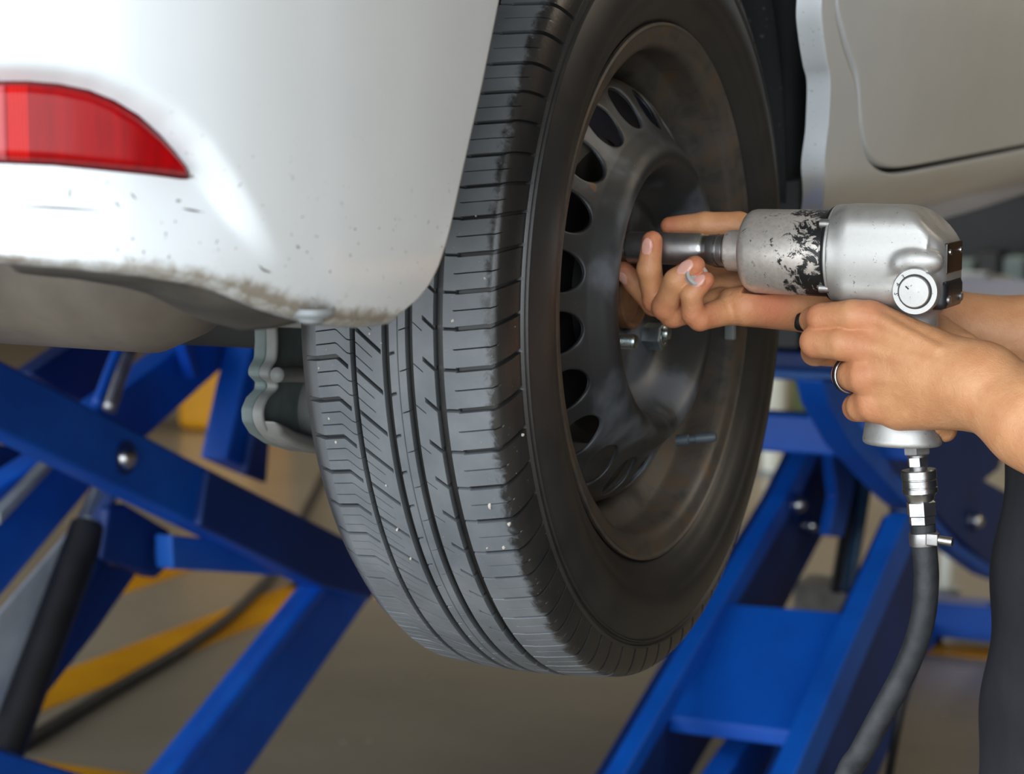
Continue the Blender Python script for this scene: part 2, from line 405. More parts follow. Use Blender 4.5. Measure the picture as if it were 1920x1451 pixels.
def mat_floor():
    m, nt, b, L = nodes_of('worn_epoxy_floor')
    n1 = noise(nt, 1.1, 5, 0.6); n2 = noise(nt, 14, 5, 0.6)
    c = ramp(nt, n1, [(0.3, srgb(146, 137, 120)), (0.7, srgb(168, 160, 144))])
    c = mix(nt, math_(nt, 'MULTIPLY', n2, 0.35), c, srgb(120, 108, 92)); L.new(c, b.inputs['Base Color'])
    L.new(math_(nt, 'ADD', 0.16, math_(nt, 'MULTIPLY', n2, 0.16)), b.inputs['Roughness'])
    return m
M['floor'] = mat_floor()
M['wall'] = simple('tan_wall', srgb(146, 126, 98), 0.7, 0, srgb(128, 108, 82), 1.5)
M['ceil'] = simple('ceiling_sheet', srgb(170, 166, 156), 0.7, 0, srgb(150, 146, 136), 2)

# ------------------------------------------------------------------ the workshop shell
def slab(name, lo, hi, mat):
    o = boxb(name, lo, hi, mat, None, 0); o['kind'] = 'structure'; return o
floor = slab('floor', (-7.0, -9.0, FLOOR - 0.1), (5.0, 12.0, FLOOR), M['floor'])
slab('wall_back', (-7.1, 12.0, FLOOR - 0.1), (5.1, 12.15, 2.2), M['wall'])
slab('wall_left', (-7.15, 1.0, FLOOR - 0.1), (-7.0, 12.0, 2.2), M['wall'])
slab('wall_right', (5.0, -4.0, FLOOR - 0.1), (5.15, 12.0, 2.2), simple('brown_wall', srgb(118, 96, 68), 0.7, 0, srgb(100, 80, 56), 1.5))
slab('ceiling', (-7.1, -3.6, 2.2), (5.1, 12.1, 2.3), M['ceil'])

# yellow lines painted on the floor, running along the bay
def floor_line(pts):
    z = FLOOR + 0.002
    o = prism('floor_line', [(p[0], p[1], FLOOR - 0.004) for p in pts], (0, 0, 0.006), M['yellowpaint'], floor, 0)
    return o
fl = lambda px, py: onZ(px, py, FLOOR)
floor_line([(-1.97, 1.50), (-1.83, 1.50), (-1.83, 2.95), (-1.97, 2.95)])
floor_line([(-2.40, 2.05), (-2.26, 2.05), (-2.26, 3.05), (-2.40, 3.05)])
floor_line([(-1.83, 1.30), (-0.75, 1.30), (-0.75, 1.42), (-1.83, 1.42)])
floor_line([(-1.97, 2.78), (0.60, 2.78), (0.60, 2.88), (-1.97, 2.88)])
floor_line([(-5.6, 6.9), (-4.3, 6.9), (-4.3, 8.0), (-5.6, 8.0)])

# ------------------------------------------------------------------ the wheel: tyre
wheel = thing('wheel', 'black steel car wheel with a dusty worn tyre, hanging at the wheel arch', 'wheel')
def build_tyre():
    RC, XC, CR = 0.3005, -0.072, 0.60
    crown = lambda x: RC - (x - XC) ** 2 / (2 * CR)
    # tread lateral samples; grooves given as (start, end)
    gro = [(-0.1098, -0.1054), (-0.0848, -0.0791), (-0.0669, -0.0613), (-0.0460, -0.0390)]
    xs = list(np.arange(-0.1375, -0.0065, 0.0016))
    xs = [x for x in xs if all(not (a - 0.0012 < x < b + 0.0012) for a, b in gro)]
    for a, b in gro: xs += [a - 0.0009, a, a + 0.0007, (a + b) / 2, b - 0.0007, b, b + 0.0009]
    xs += [-0.0733, -0.0728, -0.0723, -0.0305, -0.0295, -0.1128, -0.0532, -0.0545]
    xs = sorted(set(round(x, 5) for x in xs))
    prof = []
    # inner sidewall (bead to shoulder)
    for x, r in [(-0.150, 0.206), (-0.158, 0.215), (-0.167, 0.235), (-0.170, 0.250), (-0.166, 0.267), (-0.158, 0.280), (-0.150, 0.2885), (-0.144, 0.2925)]:
        prof.append((x, r, 0))
    for x in xs: prof.append((x, crown(x), 1))
    # outer shoulder, ridge lines and sidewall down to the bead
    sh = catmull([(-0.0062, crown(-0.0062)), (-0.0020, 0.2945), (0.0012, 0.2900), (0.0036, 0.2845), (0.0052, 0.2790), (0.0062, 0.2742)], 20)
    for x, r in sh[1:]: prof.append((x, r, 2))
    for x, r in [(0.0084, 0.2732), (0.0086, 0.2722), (0.0072, 0.2712), (0.0074, 0.2695), (0.0094, 0.2688), (0.0096, 0.2680), (0.0086, 0.2672),
                 (0.0112, 0.262), (0.0140, 0.253), (0.0152, 0.246), (0.0150, 0.240), (0.0136, 0.2345), (0.0128, 0.2335), (0.0120, 0.2290), (0.0100, 0.2235), (0.0068, 0.2175), (0.0040, 0.2140), (0.0034, 0.2125),
                 (0.0005, 0.2090), (-0.004, 0.2045)]:
        prof.append((x, r, 3))
    prof = np.array(prof); nx = len(prof)
    d = np.gradient(prof[:, :2], axis=0); nrm = np.stack([-d[:, 1], d[:, 0]], 1); nrm /= np.linalg.norm(nrm, axis=1)[:, None]
    tre = prof[:, 2] == 1; nrm[tre] = np.stack([(prof[tre, 0] - XC) / CR, np.ones(tre.sum())], 1)
    NP = 74
    fr = np.array([0.0, 0.046, 0.064, 0.1, 0.17, 0.24, 0.295, 0.316, 0.333, 0.350, 0.40, 0.45, 0.482, 0.5, 0.518, 0.56, 0.61, 0.650, 0.667, 0.684, 0.74, 0.82, 0.88, 0.936, 0.954])
    # pitch lengths vary around the circumference, as on a real tyre
    pl = 1 + 0.13 * np.sin(np.arange(NP) * 2 * np.pi / NP * 5 + 1.0) + 0.06 * np.sin(np.arange(NP) * 1.9)
    pl = pl / pl.sum() * 2 * np.pi; st = np.concatenate([[0], np.cumsum(pl)[:-1]])
    th = (st[:, None] + pl[:, None] * fr[None]).ravel(); col = np.tile(fr, NP); nt_ = len(th)
    shx = np.array([(-0.150, 0.001), (-0.137, -0.001), (-0.121, -0.0035), (-0.1125, 0.003), (-0.1059, 0.004), (-0.0842, 0.021), (-0.0797, 0.021), (-0.0663, 0.0165),
                    (-0.0619, 0.0165), (-0.0454, 0.030), (-0.0396, 0.030), (-0.03, 0.030), (-0.005, 0.027), (0.006, 0.021)])
    shear = np.interp(prof[:, 0], shx[:, 0], shx[:, 1]) / 0.3
    out = prof[:, 2] >= 2; i0 = np.argmax(out); 
    shear[out] = np.interp(np.arange(out.sum()), [0, 19, 40], [shear[i0 - 1], shear[i0 - 1] - 0.03, shear[i0 - 1] - 0.03])
    W = (np.minimum(col, 1 - col) < 0.05)
    Wn = col == 0.0
    S1, S2, S3 = np.isclose(col, .333), np.isclose(col, .5), np.isclose(col, .667)
    dep = np.zeros((nt_, nx)); x = prof[:, 0]; zone = prof[:, 2]
    for a, b in gro: dep[:, (x > a + 0.0003) & (x < b - 0.0003) & (zone == 1)] = 0.0058
    def cut(colmask, a, b, dv, z=(1,)):
        mk_ = (x >= a) & (x <= b) & np.isin(zone, z); k = np.ix_(np.where(colmask)[0], np.where(mk_)[0])
        dep[k] = np.maximum(dep[k], dv)
    cut(W, -0.146, -0.1125, 0.0042, (0, 1)); cut(S1, -0.136, -0.109, 0.003); cut(S3, -0.136, -0.109, 0.003)
    cut(W, -0.1046, -0.0862, 0.0040); cut(S1, -0.1055, -0.0935, 0.003); cut(S3, -0.1055, -0.0930, 0.003)
    cut(S2, -0.0712, -0.0665, 0.0025); cut(Wn, -0.0795, -0.0752, 0.0025)
    cut(S1, -0.0610, -0.0545, 0.003); cut(W, -0.0535, -0.0455, 0.0035)
    cut(Wn, -0.0392, -0.0300, 0.003); cut(W, -0.0298, -0.0060, 0.0040); cut(S2, -0.0305, -0.0070, 0.0030)
    k = np.where(zone == 2)[0]
    for q, j in enumerate(k[:-1]): dep[W, j] = 0.0040 - 0.0008 * q / len(k)
    for q, j in enumerate(k[:5]): dep[S2, j] = 0.0030 * (1 - q / 5)
    dep[:, np.isclose(x, -0.0728) & (zone == 1)] = np.maximum(dep[:, np.isclose(x, -0.0728) & (zone == 1)], 0.0007)
    wear = np.where(zone == 1, 1.0, np.where(zone == 2, 1.0, np.where((zone == 0) & (x > -0.149) , 0.7, 0.12)))
    worn = wear[None] * np.clip(1 - dep / 0.0016, 0, 1)
    T = th[:, None] + shear[None]; X = x[None] - nrm[None, :, 0] * dep; Rr = prof[None, :, 1] - nrm[None, :, 1] * dep
    V = np.stack([X, -Rr * np.cos(T), -Rr * np.sin(T)], -1).reshape(-1, 3)
    F = grid_faces(nt_, nx, True)
    zf = zone[F[:, 0] % nx]
    # carcass / sidewalls and the tread are two pieces of the tyre
    def sub(mask, name, parent):
        f = F[mask]; u, inv = np.unique(f, return_inverse=True)
        o = mk(name, V[u], inv.reshape(-1, 4), M['tyre'], parent, attrs={'worn': worn.ravel()[u]}); return o
    trd = (zf == 1) | (zf == 2)
    ty = sub(~trd, 'tire', wheel); ty['label'] = 'black rubber tyre with smooth dark sidewall'
    tr = sub(trd, 'tread', ty); tr['label'] = 'grey dusty tread with four grooves and fine slots'
    for o in (ty, tr): 
        m = o.modifiers.new('es', 'EDGE_SPLIT'); m.split_angle = 0.75
    return ty
tire = build_tyre()
# little stones caught in the tread
def tread_pt(px, py, out=0.0):
    d = ray(px, py); d = d / np.linalg.norm(d); t = 1.0
    for _ in range(4000):
        p = CAM + d * t; r = math.hypot(p[1], p[2])
        rr = 0.3005 - (p[0] + 0.072) ** 2 / 1.2 if p[0] < -0.006 else 0.2945 - max(0, p[0] + 0.002) * 1.6
        if r < rr + out and p[0] < 0.006: return p
        t += 0.0005
    return None
M['stone'] = simple('pale_grit', srgb(206, 202, 194), 0.8, 0, srgb(176, 162, 142), 300)
def pebble_mesh():
    bm = bmesh.new(); bmesh.ops.create_icosphere(bm, subdivisions=1, radius=1)
    for v in bm.verts: v.co *= 0.75 + 0.5 * random.random()
    me = bpy.data.meshes.new('pebble'); bm.to_mesh(me); bm.free(); me.materials.append(M['stone']); return me
pm = [pebble_mesh() for _ in range(3)]
for i, (px, py, s) in enumerate([(909, 522, 5), (918, 948, 8), (955, 982, 7), (945, 1026, 7), (849, 601, 5), (598, 690, 4), (630, 829, 5), (745, 992, 5), (693, 626, 4),
                                 (724, 910, 4), (914, 1027, 4), (892, 405, 4), (715, 643, 3), (770, 1047, 4), (617, 785, 4), (980, 815, 6)]):
    p = tread_pt(px, py)
    if p is None: continue
    o = bpy.data.objects.new('pebble', pm[i % 3]); COL.objects.link(o); o.parent = tire
    s = s * 0.00024; o.location = p; o.scale = (s * 1.3, s * 0.8, s); o.rotation_euler = (random.random() * 3, random.random() * 3, random.random() * 3)

# ------------------------------------------------------------------ the wheel: pressed steel rim
def build_rim():
    barrel = [(0.0015, 0.2030), (0.0030, 0.2048), (0.0022, 0.2068), (-0.0005, 0.2072), (-0.0025, 0.2055), (-0.0030, 0.2020), (-0.0035, 0.1960), (-0.0060, 0.1915), (-0.0105, 0.1895),
              (-0.028, 0.1885), (-0.034, 0.1860), (-0.042, 0.1770), (-0.050, 0.1720), (-0.085, 0.1720), (-0.100, 0.182), (-0.145, 0.190), (-0.152, 0.2045), (-0.156, 0.203), (-0.150, 0.188), (-0.100, 0.178), (-0.086, 0.1690),
              (-0.050, 0.1690), (-0.040, 0.1740), (-0.031, 0.1830), (-0.026, 0.1855), (-0.0095, 0.1865), (-0.003, 0.1890), (0.0000, 0.1945), (0.0004, 0.2005)]
    # the seen face of the barrel is its inside
    b = lathe('rim', [(x, r) for x, r in barrel], (0, 0, 0), (1, 0, 0), M['rim'], wheel, 160, edge=0.9, closed=True)
    b['label'] = 'black steel rim barrel with brown dirt and rust marks'
    # disc: profile (radius -> x), ring of 22 round holes
    pr = catmull([(0.0300, -0.0290), (0.0330, -0.0265), (0.0420, -0.0260), (0.0600, -0.0260), (0.0680, -0.0275), (0.0760, -0.0270), (0.0850, -0.0180), (0.0930, -0.0030), (0.1000, 0.0055), (0.1075, 0.0072), (0.1140, 0.0040), (0.1200, -0.0022), (0.1260, -0.0085)], 60)
    rad_x = lambda r: np.interp(r, [0.1260, 0.134, 0.142, 0.150, 0.158, 0.164, 0.169], [-0.0085, -0.0150, -0.0205, -0.0258, -0.0330, -0.0420, -0.0560])
    V, F = [], []; NH, m = 20, 32
    K = [0.0, 0.06, 0.14, 0.32, 0.62, 1.0]
    low = [j for j in range(m) if math.sin(j / m * 2 * np.pi) < 0 and abs(math.sin(j / m * 2 * np.pi)) >= abs(math.cos(j / m * 2 * np.pi)) - 1e-9]
    angs = []
    for h in range(NH):
        t0 = (h + 0.42) / NH * 2 * np.pi; half = np.pi / NH
        base = len(V); rc, rh = 0.1430, 0.0152
        for k, f in enumerate(K):
            for j in range(m):
                a = j / m * 2 * np.pi; ca, sa = math.cos(a), math.sin(a)
                sc = 1 / max(abs(ca), abs(sa)); bu, bv = ca * sc, sa * sc
                r1, t1 = rc + rh * sa, rh * ca / rc
                r2 = rc + (0.026 * bv if bv > 0 else 0.017 * bv); t2 = half * bu
                r = r1 + (r2 - r1) * f; tt = t0 + t1 + (t2 - t1) * f
                x = rad_x(r) - (0.0024 if k == 0 else 0.0005 if k == 1 else 0)
                V.append((x, -r * math.cos(tt), -r * math.sin(tt)))
                if k == 5 and j in low: angs.append(tt)
        for k in range(len(K) - 1):
            for j in range(m):
                a, b2 = base + k * m + j, base + k * m + (j + 1) % m
                F.append((a, b2, b2 + m, a + m))
    angs = sorted(round(q % (2 * np.pi), 6) for q in angs); ua = [angs[0]]
    for q in angs[1:]:
        if q - ua[-1] > 1e-4: ua.append(q)
    base = len(V); nr = len(pr)
    for t in ua:
        # four soft pads around the lug seats give the lobed centre
        lob = 0.5 + 0.5 * math.cos(4 * (t - math.pi / 4))
        for r, x in pr:
            x2 = x + 0.0035 * lob * math.exp(-((r - 0.060) / 0.016) ** 2)
            V.append((x2 if r < 0.1259 else rad_x(0.126), -r * math.cos(t), -r * math.sin(t)))
    for i in range(len(ua)):
        for j in range(nr - 1):
            a, b2 = base + i * nr + j, base + ((i + 1) % len(ua)) * nr + j
            F.append((a, b2, b2 + 1, a + 1))
    disc = mk('wheel_disc', V, F, M['rim'], wheel); disc['label'] = 'pressed black disc with a ring of round holes and raised roll around the hub'
    bm = bmesh.new(); bm.from_mesh(disc.data); bmesh.ops.remove_doubles(bm, verts=bm.verts, dist=2e-5); bmesh.ops.recalc_face_normals(bm, faces=bm.faces)
    if sum(f.normal.x * f.calc_area() for f in bm.faces) < 0: bmesh.ops.reverse_faces(bm, faces=bm.faces)
    bm.to_mesh(disc.data); bm.free()
    sm = disc.modifiers.new('sol', 'SOLIDIFY'); sm.thickness = 0.0035; sm.offset = -1
    # valve stem
    v = lathe('valve_stem', [(0, 0), (0, 0.0046), (0.010, 0.0044), (0.011, 0.0030), (0.016, 0.0030), (0.0165, 0.0040), (0.031, 0.0040), (0.033, 0.003), (0.033, 0)],
              onY(1268, 826, 0.075) , onY(1330, 820, 0.08) - onY(1268, 826, 0.075), simple('valve_grey', srgb(74, 86, 94), 0.5, 0, srgb(58, 68, 76), 40), wheel, 16)
    v['label'] = 'rubber valve stem with grey cap'
    wb = boxb('balance_weight', tuple(np.array([-0.004, 0.160, -0.052])), (0.0045, 0.166, -0.030), M['greyplate'], wheel, 0.001)
    wb['label'] = 'small clip-on lead balance weight'
build_rim()
def lug(name, a, parent, lab):
    o = hexnut(name, a, a + np.array([0.019, 0, 0]), 0.0110, M['zinc'], parent, 0.25); o['label'] = lab
    lathe('nut_collar', [(-0.004, 0.0085), (-0.003, 0.0125), (0.0005, 0.0128), (0.0015, 0.0105)], a, (1, 0, 0), M['zinc'], o, 24)
    lathe('nut_bore', [(0.0180, 0.0070), (0.0194, 0.0068), (0.0196, 0.0058), (0.010, 0.0055), (0.010, 0)], a, (1, 0, 0), M['darksteel'], o, 24)
    return o
lug('lug_nut', np.array([-0.0285, 0.034, -0.038]), wheel, 'zinc lug nut still screwed on the lower stud')

# ------------------------------------------------------------------ the car
car = thing('car', 'white car raised on the lift, rear corner and rear door in view', 'car')
# hub with drum and studs (behind the rim)
hub = lathe('brake_drum', [(-0.120, 0.0), (-0.120, 0.120), (-0.055, 0.120), (-0.048, 0.112), (-0.0445, 0.070), (-0.0305, 0.066), (-0.0300, 0.0)], (0, 0, 0), (1, 0, 0), M['drum'], car, 64)
lathe('hub_centre', [(-0.031, 0.0288), (-0.0215, 0.0288), (-0.0205, 0.0280), (-0.0205, 0.0250), (-0.026, 0.0240), (-0.027, 0.0)], (0, 0, 0), (1, 0, 0), M['rustybore'], hub, 48)
for sy, sz in ((-1, -1), (-1, 1), (1, 1), (1, -1)):
    a = np.array([-0.030, 0.035 * sy, 0.035 * sz])
    prof = [(0, 0.006)]
    for k in range(12): prof += [(0.008 + k * 0.0013, 0.0060), (0.00865 + k * 0.0013, 0.0054)]
    prof += [(0.0245, 0.0050), (0.025, 0)]
    s = lathe('wheel_stud', prof, a, (1, 0, 0), M['zinc'], hub, 24, edge=1.2)

# --- rear bumper: vertical-ish skin along a plan curve
PLAN = catmull([(0.020, -0.10), (0.028, -0.22), (0.031, -0.32), (0.032, -0.40), (0.030, -0.48), (0.020, -0.56), (-0.006, -0.636), (-0.058, -0.692), (-0.14, -0.732), (-0.30, -0.766), (-0.55, -0.785), (-0.80, -0.79)], 330)
PS = np.concatenate([[0], np.cumsum(np.linalg.norm(np.diff(PLAN, axis=0), axis=1))])
def plan(s): return np.array([np.interp(s, PS, PLAN[:, 0]), np.interp(s, PS, PLAN[:, 1])])
def plan_n(s):
    a, b = plan(s - 0.004), plan(s + 0.004); d = (b - a) / np.linalg.norm(b - a); return np.array([-d[1], d[0]]) if True else None
def bump_hit(px, py):
    d = ray(px, py); best = None
    v = PLAN - CAM[:2]; cr = v[:, 0] * d[1] - v[:, 1] * d[0]
    for i in range(len(PLAN) - 1):
        if cr[i] * cr[i + 1] <= 0 and abs(cr[i]) + abs(cr[i + 1]) > 0:
            f = cr[i] / (cr[i] - cr[i + 1]); s = PS[i] + f * (PS[i + 1] - PS[i]); p = plan(s)
            t = (p - CAM[:2]) @ d[:2] / (d[:2] @ d[:2])
            if best is None or t < best[2]: best = (s, CAM[2] + d[2] * t, t)
    return best[:2]
sgn = 1.0 if plan_n(0.6) @ (CAM[:2] - plan(0.6)) > 0 else -1.0
edge_z = np.array([0.0175, 0.0225, 0.027, 0.033, 0.040, 0.051, 0.104, 0.159, 0.211, 0.30, 0.38, 0.46])
edge_y = np.array([-0.500, -0.486, -0.476, -0.462, -0.452, -0.443, -0.416, -0.387, -0.362, -0.315, -0.25, -0.15])
s_of_y = lambda y: np.interp(-y, -PLAN[:, 1], PS)
s_edge = lambda z: s_of_y(np.interp(z, edge_z, edge_y))
bot = np.array([bump_hit(px, py) for px, py in ((752, 591), (725, 592), (690, 588), (650, 583), (615, 574), (560, 560), (500, 541), (450, 525), (380, 510), (300, 499), (150, 485), (1, 474))])
bot = np.vstack([bot, [[0.95, bot[-1, 1]], [2.5, bot[-1, 1]]]])
z_bot = lambda s: np.interp(s, bot[:, 0], bot[:, 1])
crease = np.array([bump_hit(px, py) for px, py in ((2, 122), (60, 123), (120, 128), (190, 143), (260, 172), (330, 212), (385, 262), (435, 330), (490, 420), (540, 500))])
crease = np.vstack([[[0.95, crease[0, 1] + 0.001]], crease])
def inside_crease(s, z):
    # signed distance (positive below / left of the crease line)
    zc = np.interp(s, crease[::-1, 0], crease[::-1, 1], left=-1)
    best = 1e9
    for i in range(len(crease) - 1):
        a, b = crease[i], crease[i + 1]; ab = b - a; h = np.clip(((s - a[0]) * ab[0] + (z - a[1]) * ab[1]) / (ab @ ab), 0, 1)
        best = min(best, math.hypot(s - a[0] - h * ab[0], z - a[1] - h * ab[1]))
    return best if z < zc else -best
smooth01 = lambda t: (lambda u: u * u * (3 - 2 * u))(min(max(t, 0), 1))
def bump_pt(s, z, off=0.0):
    p = plan(s); n = plan_n(s) * sgn
    d = off
    k = inside_crease(s, z)
    if s > 0.36: d += -0.015 * smooth01((k + 0.003) / 0.016) * smooth01((z - 0.055) / 0.05) * smooth01((s - 0.36) / 0.05)
    zb = z_bot(s); q = max(0, zb + 0.05 - z); d -= q * q * 3.2          # tucks in towards the bottom
    d -= max(0, z - 0.2) ** 2 * 0.10
    p = p + n * d; return np.array([p[0], p[1], z])
def resamp_(p, n):
    p = np.asarray(p); t = np.linspace(0, len(p) - 1, n); return [(np.interp(u, np.arange(len(p)), p[:, 0]), np.interp(u, np.arange(len(p)), p[:, 1])) for u in t]
M['scuff'] = simple('paint_scuff', srgb(120, 120, 120), 0.7, 0, srgb(90, 88, 86), 200)
NU, NV = 190, 120
us = np.concatenate([np.linspace(0, 0.5, 130) ** 1.0, np.linspace(0.5, 1, 61)[1:]]); S_END = PS[-1]
P = np.zeros((len(us), NV + 5, 3)); G = np.zeros((len(us), NV + 5))
for i, u in enumerate(us):
    for j in range(NV):
        v = (j / (NV - 1)) ** 1.25
        # rounded lower front corner: bottom measured where this column ends up
        s0 = 0.0
        z = 0.0; zb = 0.02
        for _ in range(3):
            z = zb + v * (0.42 - zb); s0 = s_edge(z); s = s0 + u ** 1.15 * (S_END - s0); zb = max(z_bot(s) - 0.0015, 0.0170)
        P[i, j + 5] = bump_pt(s, z)
        G[i, j + 5] = max(0, 1 - (z - zb) / 0.055) * smooth01(1.35 - abs(s - 0.47) / 0.16) * 0.50 + 0.50 * max(0, 1 - (z - zb) / 0.007) + 0.10 * max(0, 1 - (z - zb) / 0.12)
    # rolled lower lip and under-return
    b0 = P[i, 5].copy(); s = s_edge(b0[2]) + u ** 1.15 * (S_END - s_edge(b0[2])); n = plan_n(s) * sgn
    for j, (inn, dz) in enumerate(((0.0175, -0.0015), (0.0155, -0.0045), (0.011, -0.0060), (0.006, -0.0050), (0.0018, -0.0022))):
        P[i, j] = b0 + np.array([-n[0] * inn, -n[1] * inn, dz]); G[i, j] = 0.95
# front (arch) edge turned inwards
lip = []
for k, (dx, dy) in enumerate(((0.030, 0.004), (0.012, 0.0045), (0.004, 0.003), (0.0012, 0.001))):
    q = P[0].copy(); q[:, 0] -= dx; q[:, 1] += dy; lip.append(q)
P = np.concatenate([np.array(lip), P], 0); G = np.concatenate([np.repeat(G[:1] * 0.8, 4, 0), G], 0)
bumper = grid('rear_bumper', P, M['paint'], car, attrs={'grime': G.ravel()}); fixn(bumper)
bumper['label'] = 'white rear bumper corner, dirty along its lower edge'
# dull trim strip and recess under the bumper
lowtrim = []
for px in np.linspace(2, 640, 40):
    py0 = np.interp(px, [0, 150, 300, 380, 450, 560, 640], [486, 496, 512, 522, 536, 566, 578]); s, z = bump_hit(px, py0)
    lowtrim.append((s, z_bot(s)))
rows = []
for s, z in lowtrim:
    n = plan_n(s) * sgn; p = plan(s); zb = z
    rows.append([np.array([p[0] - n[0] * d, p[1] - n[1] * d, zb + dz]) for d, dz in ((0.016, 0.000), (0.018, -0.006), (0.050, -0.0135), (0.075, -0.0165), (0.080, -0.010), (0.085, 0.03))])
ut = grid('bumper_under_trim', np.array(rows), M['inner'], bumper); fixn(ut)
sm = ut.modifiers.new('sol', 'SOLIDIFY'); sm.thickness = 0.003
ut['label'] = 'grey plastic trim turned under the bumper'
# plastic push rivet under the corner
s, z = bump_hit(615, 576); p = plan(s); n = plan_n(s) * sgn
lathe('push_rivet', [(0.0, 0.013), (-0.003, 0.013), (-0.005, 0.0115), (-0.0055, 0.008), (-0.0075, 0.0075), (-0.009, 0.005), (-0.009, 0)], (p[0] - n[0] * 0.012, p[1] - n[1] * 0.012, z - 0.001), (0, 0, 1), M['greyplate'], bumper, 28)
# old scuffs in the paint
for pts in (((28, 389), (80, 391), (140, 394), (190, 397)), ((362, 393), (398, 399)), ((256, 364), (268, 376)), ((496, 498), (505, 507), (520, 512))):
    q = [bump_hit(*p) for p in pts]; q = resamp_(q, 10)
    rows = [[bump_pt(s_, z_ + wv * 0.0006 * math.sin(math.pi * (i + 0.6) / 10.2), 0.0004) for wv in (-1, 1)] for i, (s_, z_) in enumerate(q)]
    grid('paint_scuff', np.array(rows), M['scuff'], bumper)
# reflector lens
top = np.array([bump_hit(px, py) for px, py in ((1, 151), (50, 151), (110, 156), (170, 168), (220, 187), (270, 215), (315, 251), (350, 287), (372, 314), (378, 325))])
low = np.array([bump_hit(px, py) for px, py in ((1, 309), (100, 313), (200, 322), (300, 331), (360, 338), (374, 338), (378, 330))])
sL, sR = top[0, 0] + 0.09, top[-1, 0]
topx = np.vstack([[[sL, top[0, 1] - 0.004]], top]); lowx = np.vstack([[[sL, low[0, 1] + 0.002]], low])
NA, NB = 120, 26
P = np.zeros((NA, NB, 3)); al = np.zeros((NA, NB)); rm = np.zeros((NA, NB))
for i in range(NA):
    f = i / (NA - 1); s = sL + (sR - sL) * (1 - (1 - f) ** 1.5)
    zt = np.interp(-s, -topx[:, 0], topx[:, 1]); zl = np.interp(-s, -lowx[:, 0], lowx[:, 1])
    for j in range(NB):
        g = 0.5 - 0.5 * math.cos(math.pi * j / (NB - 1)); e = min(g, 1 - g) * (zt - zl); e = min(e, abs(s - sR) * 0.8 + 0.0003, abs(sL - s) + 0.0003)
        o = 0.0005 + 0.0062 * smooth01(e / 0.006) - (0.004 if j in (0, NB - 1) or i in (0, NA - 1) else 0)
        P[i, j] = bump_pt(s, zl + (zt - zl) * g, o); al[i, j] = 0.66 * (sL - s) / (sL - sR) + 0.0; rm[i, j] = 1 - smooth01((e - 0.001) / 0.004)
refl = grid('reflector', P, M['reflector'], bumper, attrs={'along': al.ravel(), 'rim': rm.ravel()}); fixn(refl)
refl['label'] = 'red wedge-shaped reflector set in the bumper'

# --- body side ahead of the wheel: rocker panel and rear door
def side_x(Y, z):
    x = 0.030 + 0.004 * math.sin((z - 0.02) * 7.0)
    if z < 0.085: x -= 1.9 * (0.085 - z) ** 2 / 0.13
    if z > 0.14: x -= 0.10 * (z - 0.14) ** 2 / 0.3
    if z < 0.24: x -= 0.16 * (0.24 - z)
    return x + 0.012 - 0.004 * max(0, Y - 0.6)
def px2yz(px, py):
    X = 0.03
    for _ in range(5): p = onX(px, py, X); X = side_x(p[1], p[2])
    return p[1:]
gap = np.array([px2yz(*q) for q in ((1561, -330), (1562, -120), (1566, 0), (1576, 60), (1591, 110), (1604, 150), (1609, 215), (1614, 260), (1624, 294), (1641, 314), (1664, 323), (1700, 322), (1800, 303), (1920, 279), (2040, 255), (2200, 226))])
gap = catmull(gap, 150)
arch = [px2yz(*q) for q in ((1541, -330), (1540, -120), (1541, 0), (1543, 58), (1551, 116), (1557, 147), (1554, 232), (1547, 328), (1542, 394), (1539, 430))]
sill = [px2yz(*q) for q in ((1552, 447), (1600, 447), (1660, 440), (1770, 417), (1920, 366), (2040, 335), (2200, 305))]
outer = catmull(np.array(arch + sill), 160)
def resamp(p, n, w=None):
    s = np.concatenate([[0], np.cumsum(np.linalg.norm(np.diff(p, axis=0), axis=1))]); s /= s[-1]
    t = np.linspace(0, 1, n); return np.stack([np.interp(t, s, p[:, 0]), np.interp(t, s, p[:, 1])], 1)
# pair the two paths at the lower corner
def split(p, at): 
    i = np.argmin(np.linalg.norm(p - at, axis=1)); return p[:i + 1], p[i:]
gi = px2yz(1645, 316); oi = px2yz(1545, 440)
ga, gb = split(gap, gi); oa, ob_ = split(outer, oi)
GA = np.vstack([resamp(ga, 90), resamp(gb, 90)[1:]]); OA = np.vstack([resamp(oa, 90), resamp(ob_, 90)[1:]])
K = 26; n = len(GA); P = np.zeros((n, K + 8, 3)); Gr = np.zeros((n, K + 8))
for i in range(n):
    g, o = GA[i], OA[i]; is_arch = i < 92
    for k in range(K):
        f = k / (K - 1); q = g + (o - g) * (0.012 + 0.988 * f) if i < 1 else g + (o - g) * f
        dirv = (o - g) / np.linalg.norm(o - g); q = q + dirv * 0.0022 * (1 - f)
        P[i, 4 + k] = (side_x(*q), q[0], q[1])
    e = P[i, 4]
    for k, (dx, dd) in enumerate(((0.016, 0.0), (0.007, 0.0), (0.0025, 0.0004), (0.0007, 0.001))): P[i, k] = e - np.array([dx, dirv[0] * (0.001 - dd) , dirv[1] * (0.001 - dd)])
    e = P[i, 3 + K]
    fl_ = (((0.0010, 0.0006), (0.004, 0.0012), (0.013, 0.0008), (0.022, 0.0035)) if is_arch else ((0.002, 0.002), (0.010, 0.006), (0.03, 0.006), (0.08, -0.01)))
    for k, (dx, dd) in enumerate(fl_):
        P[i, 4 + K + k] = e + np.array([-dx, dirv[0] * dd, dirv[1] * dd]); Gr[i, 4 + K + k] = 0.05 if is_arch else 0.7
rock = grid('rocker_panel', P, M['paint'], car, attrs={'grime': Gr.ravel()}); fixn(rock); rock['label'] = 'white side sill and wheel arch edge'
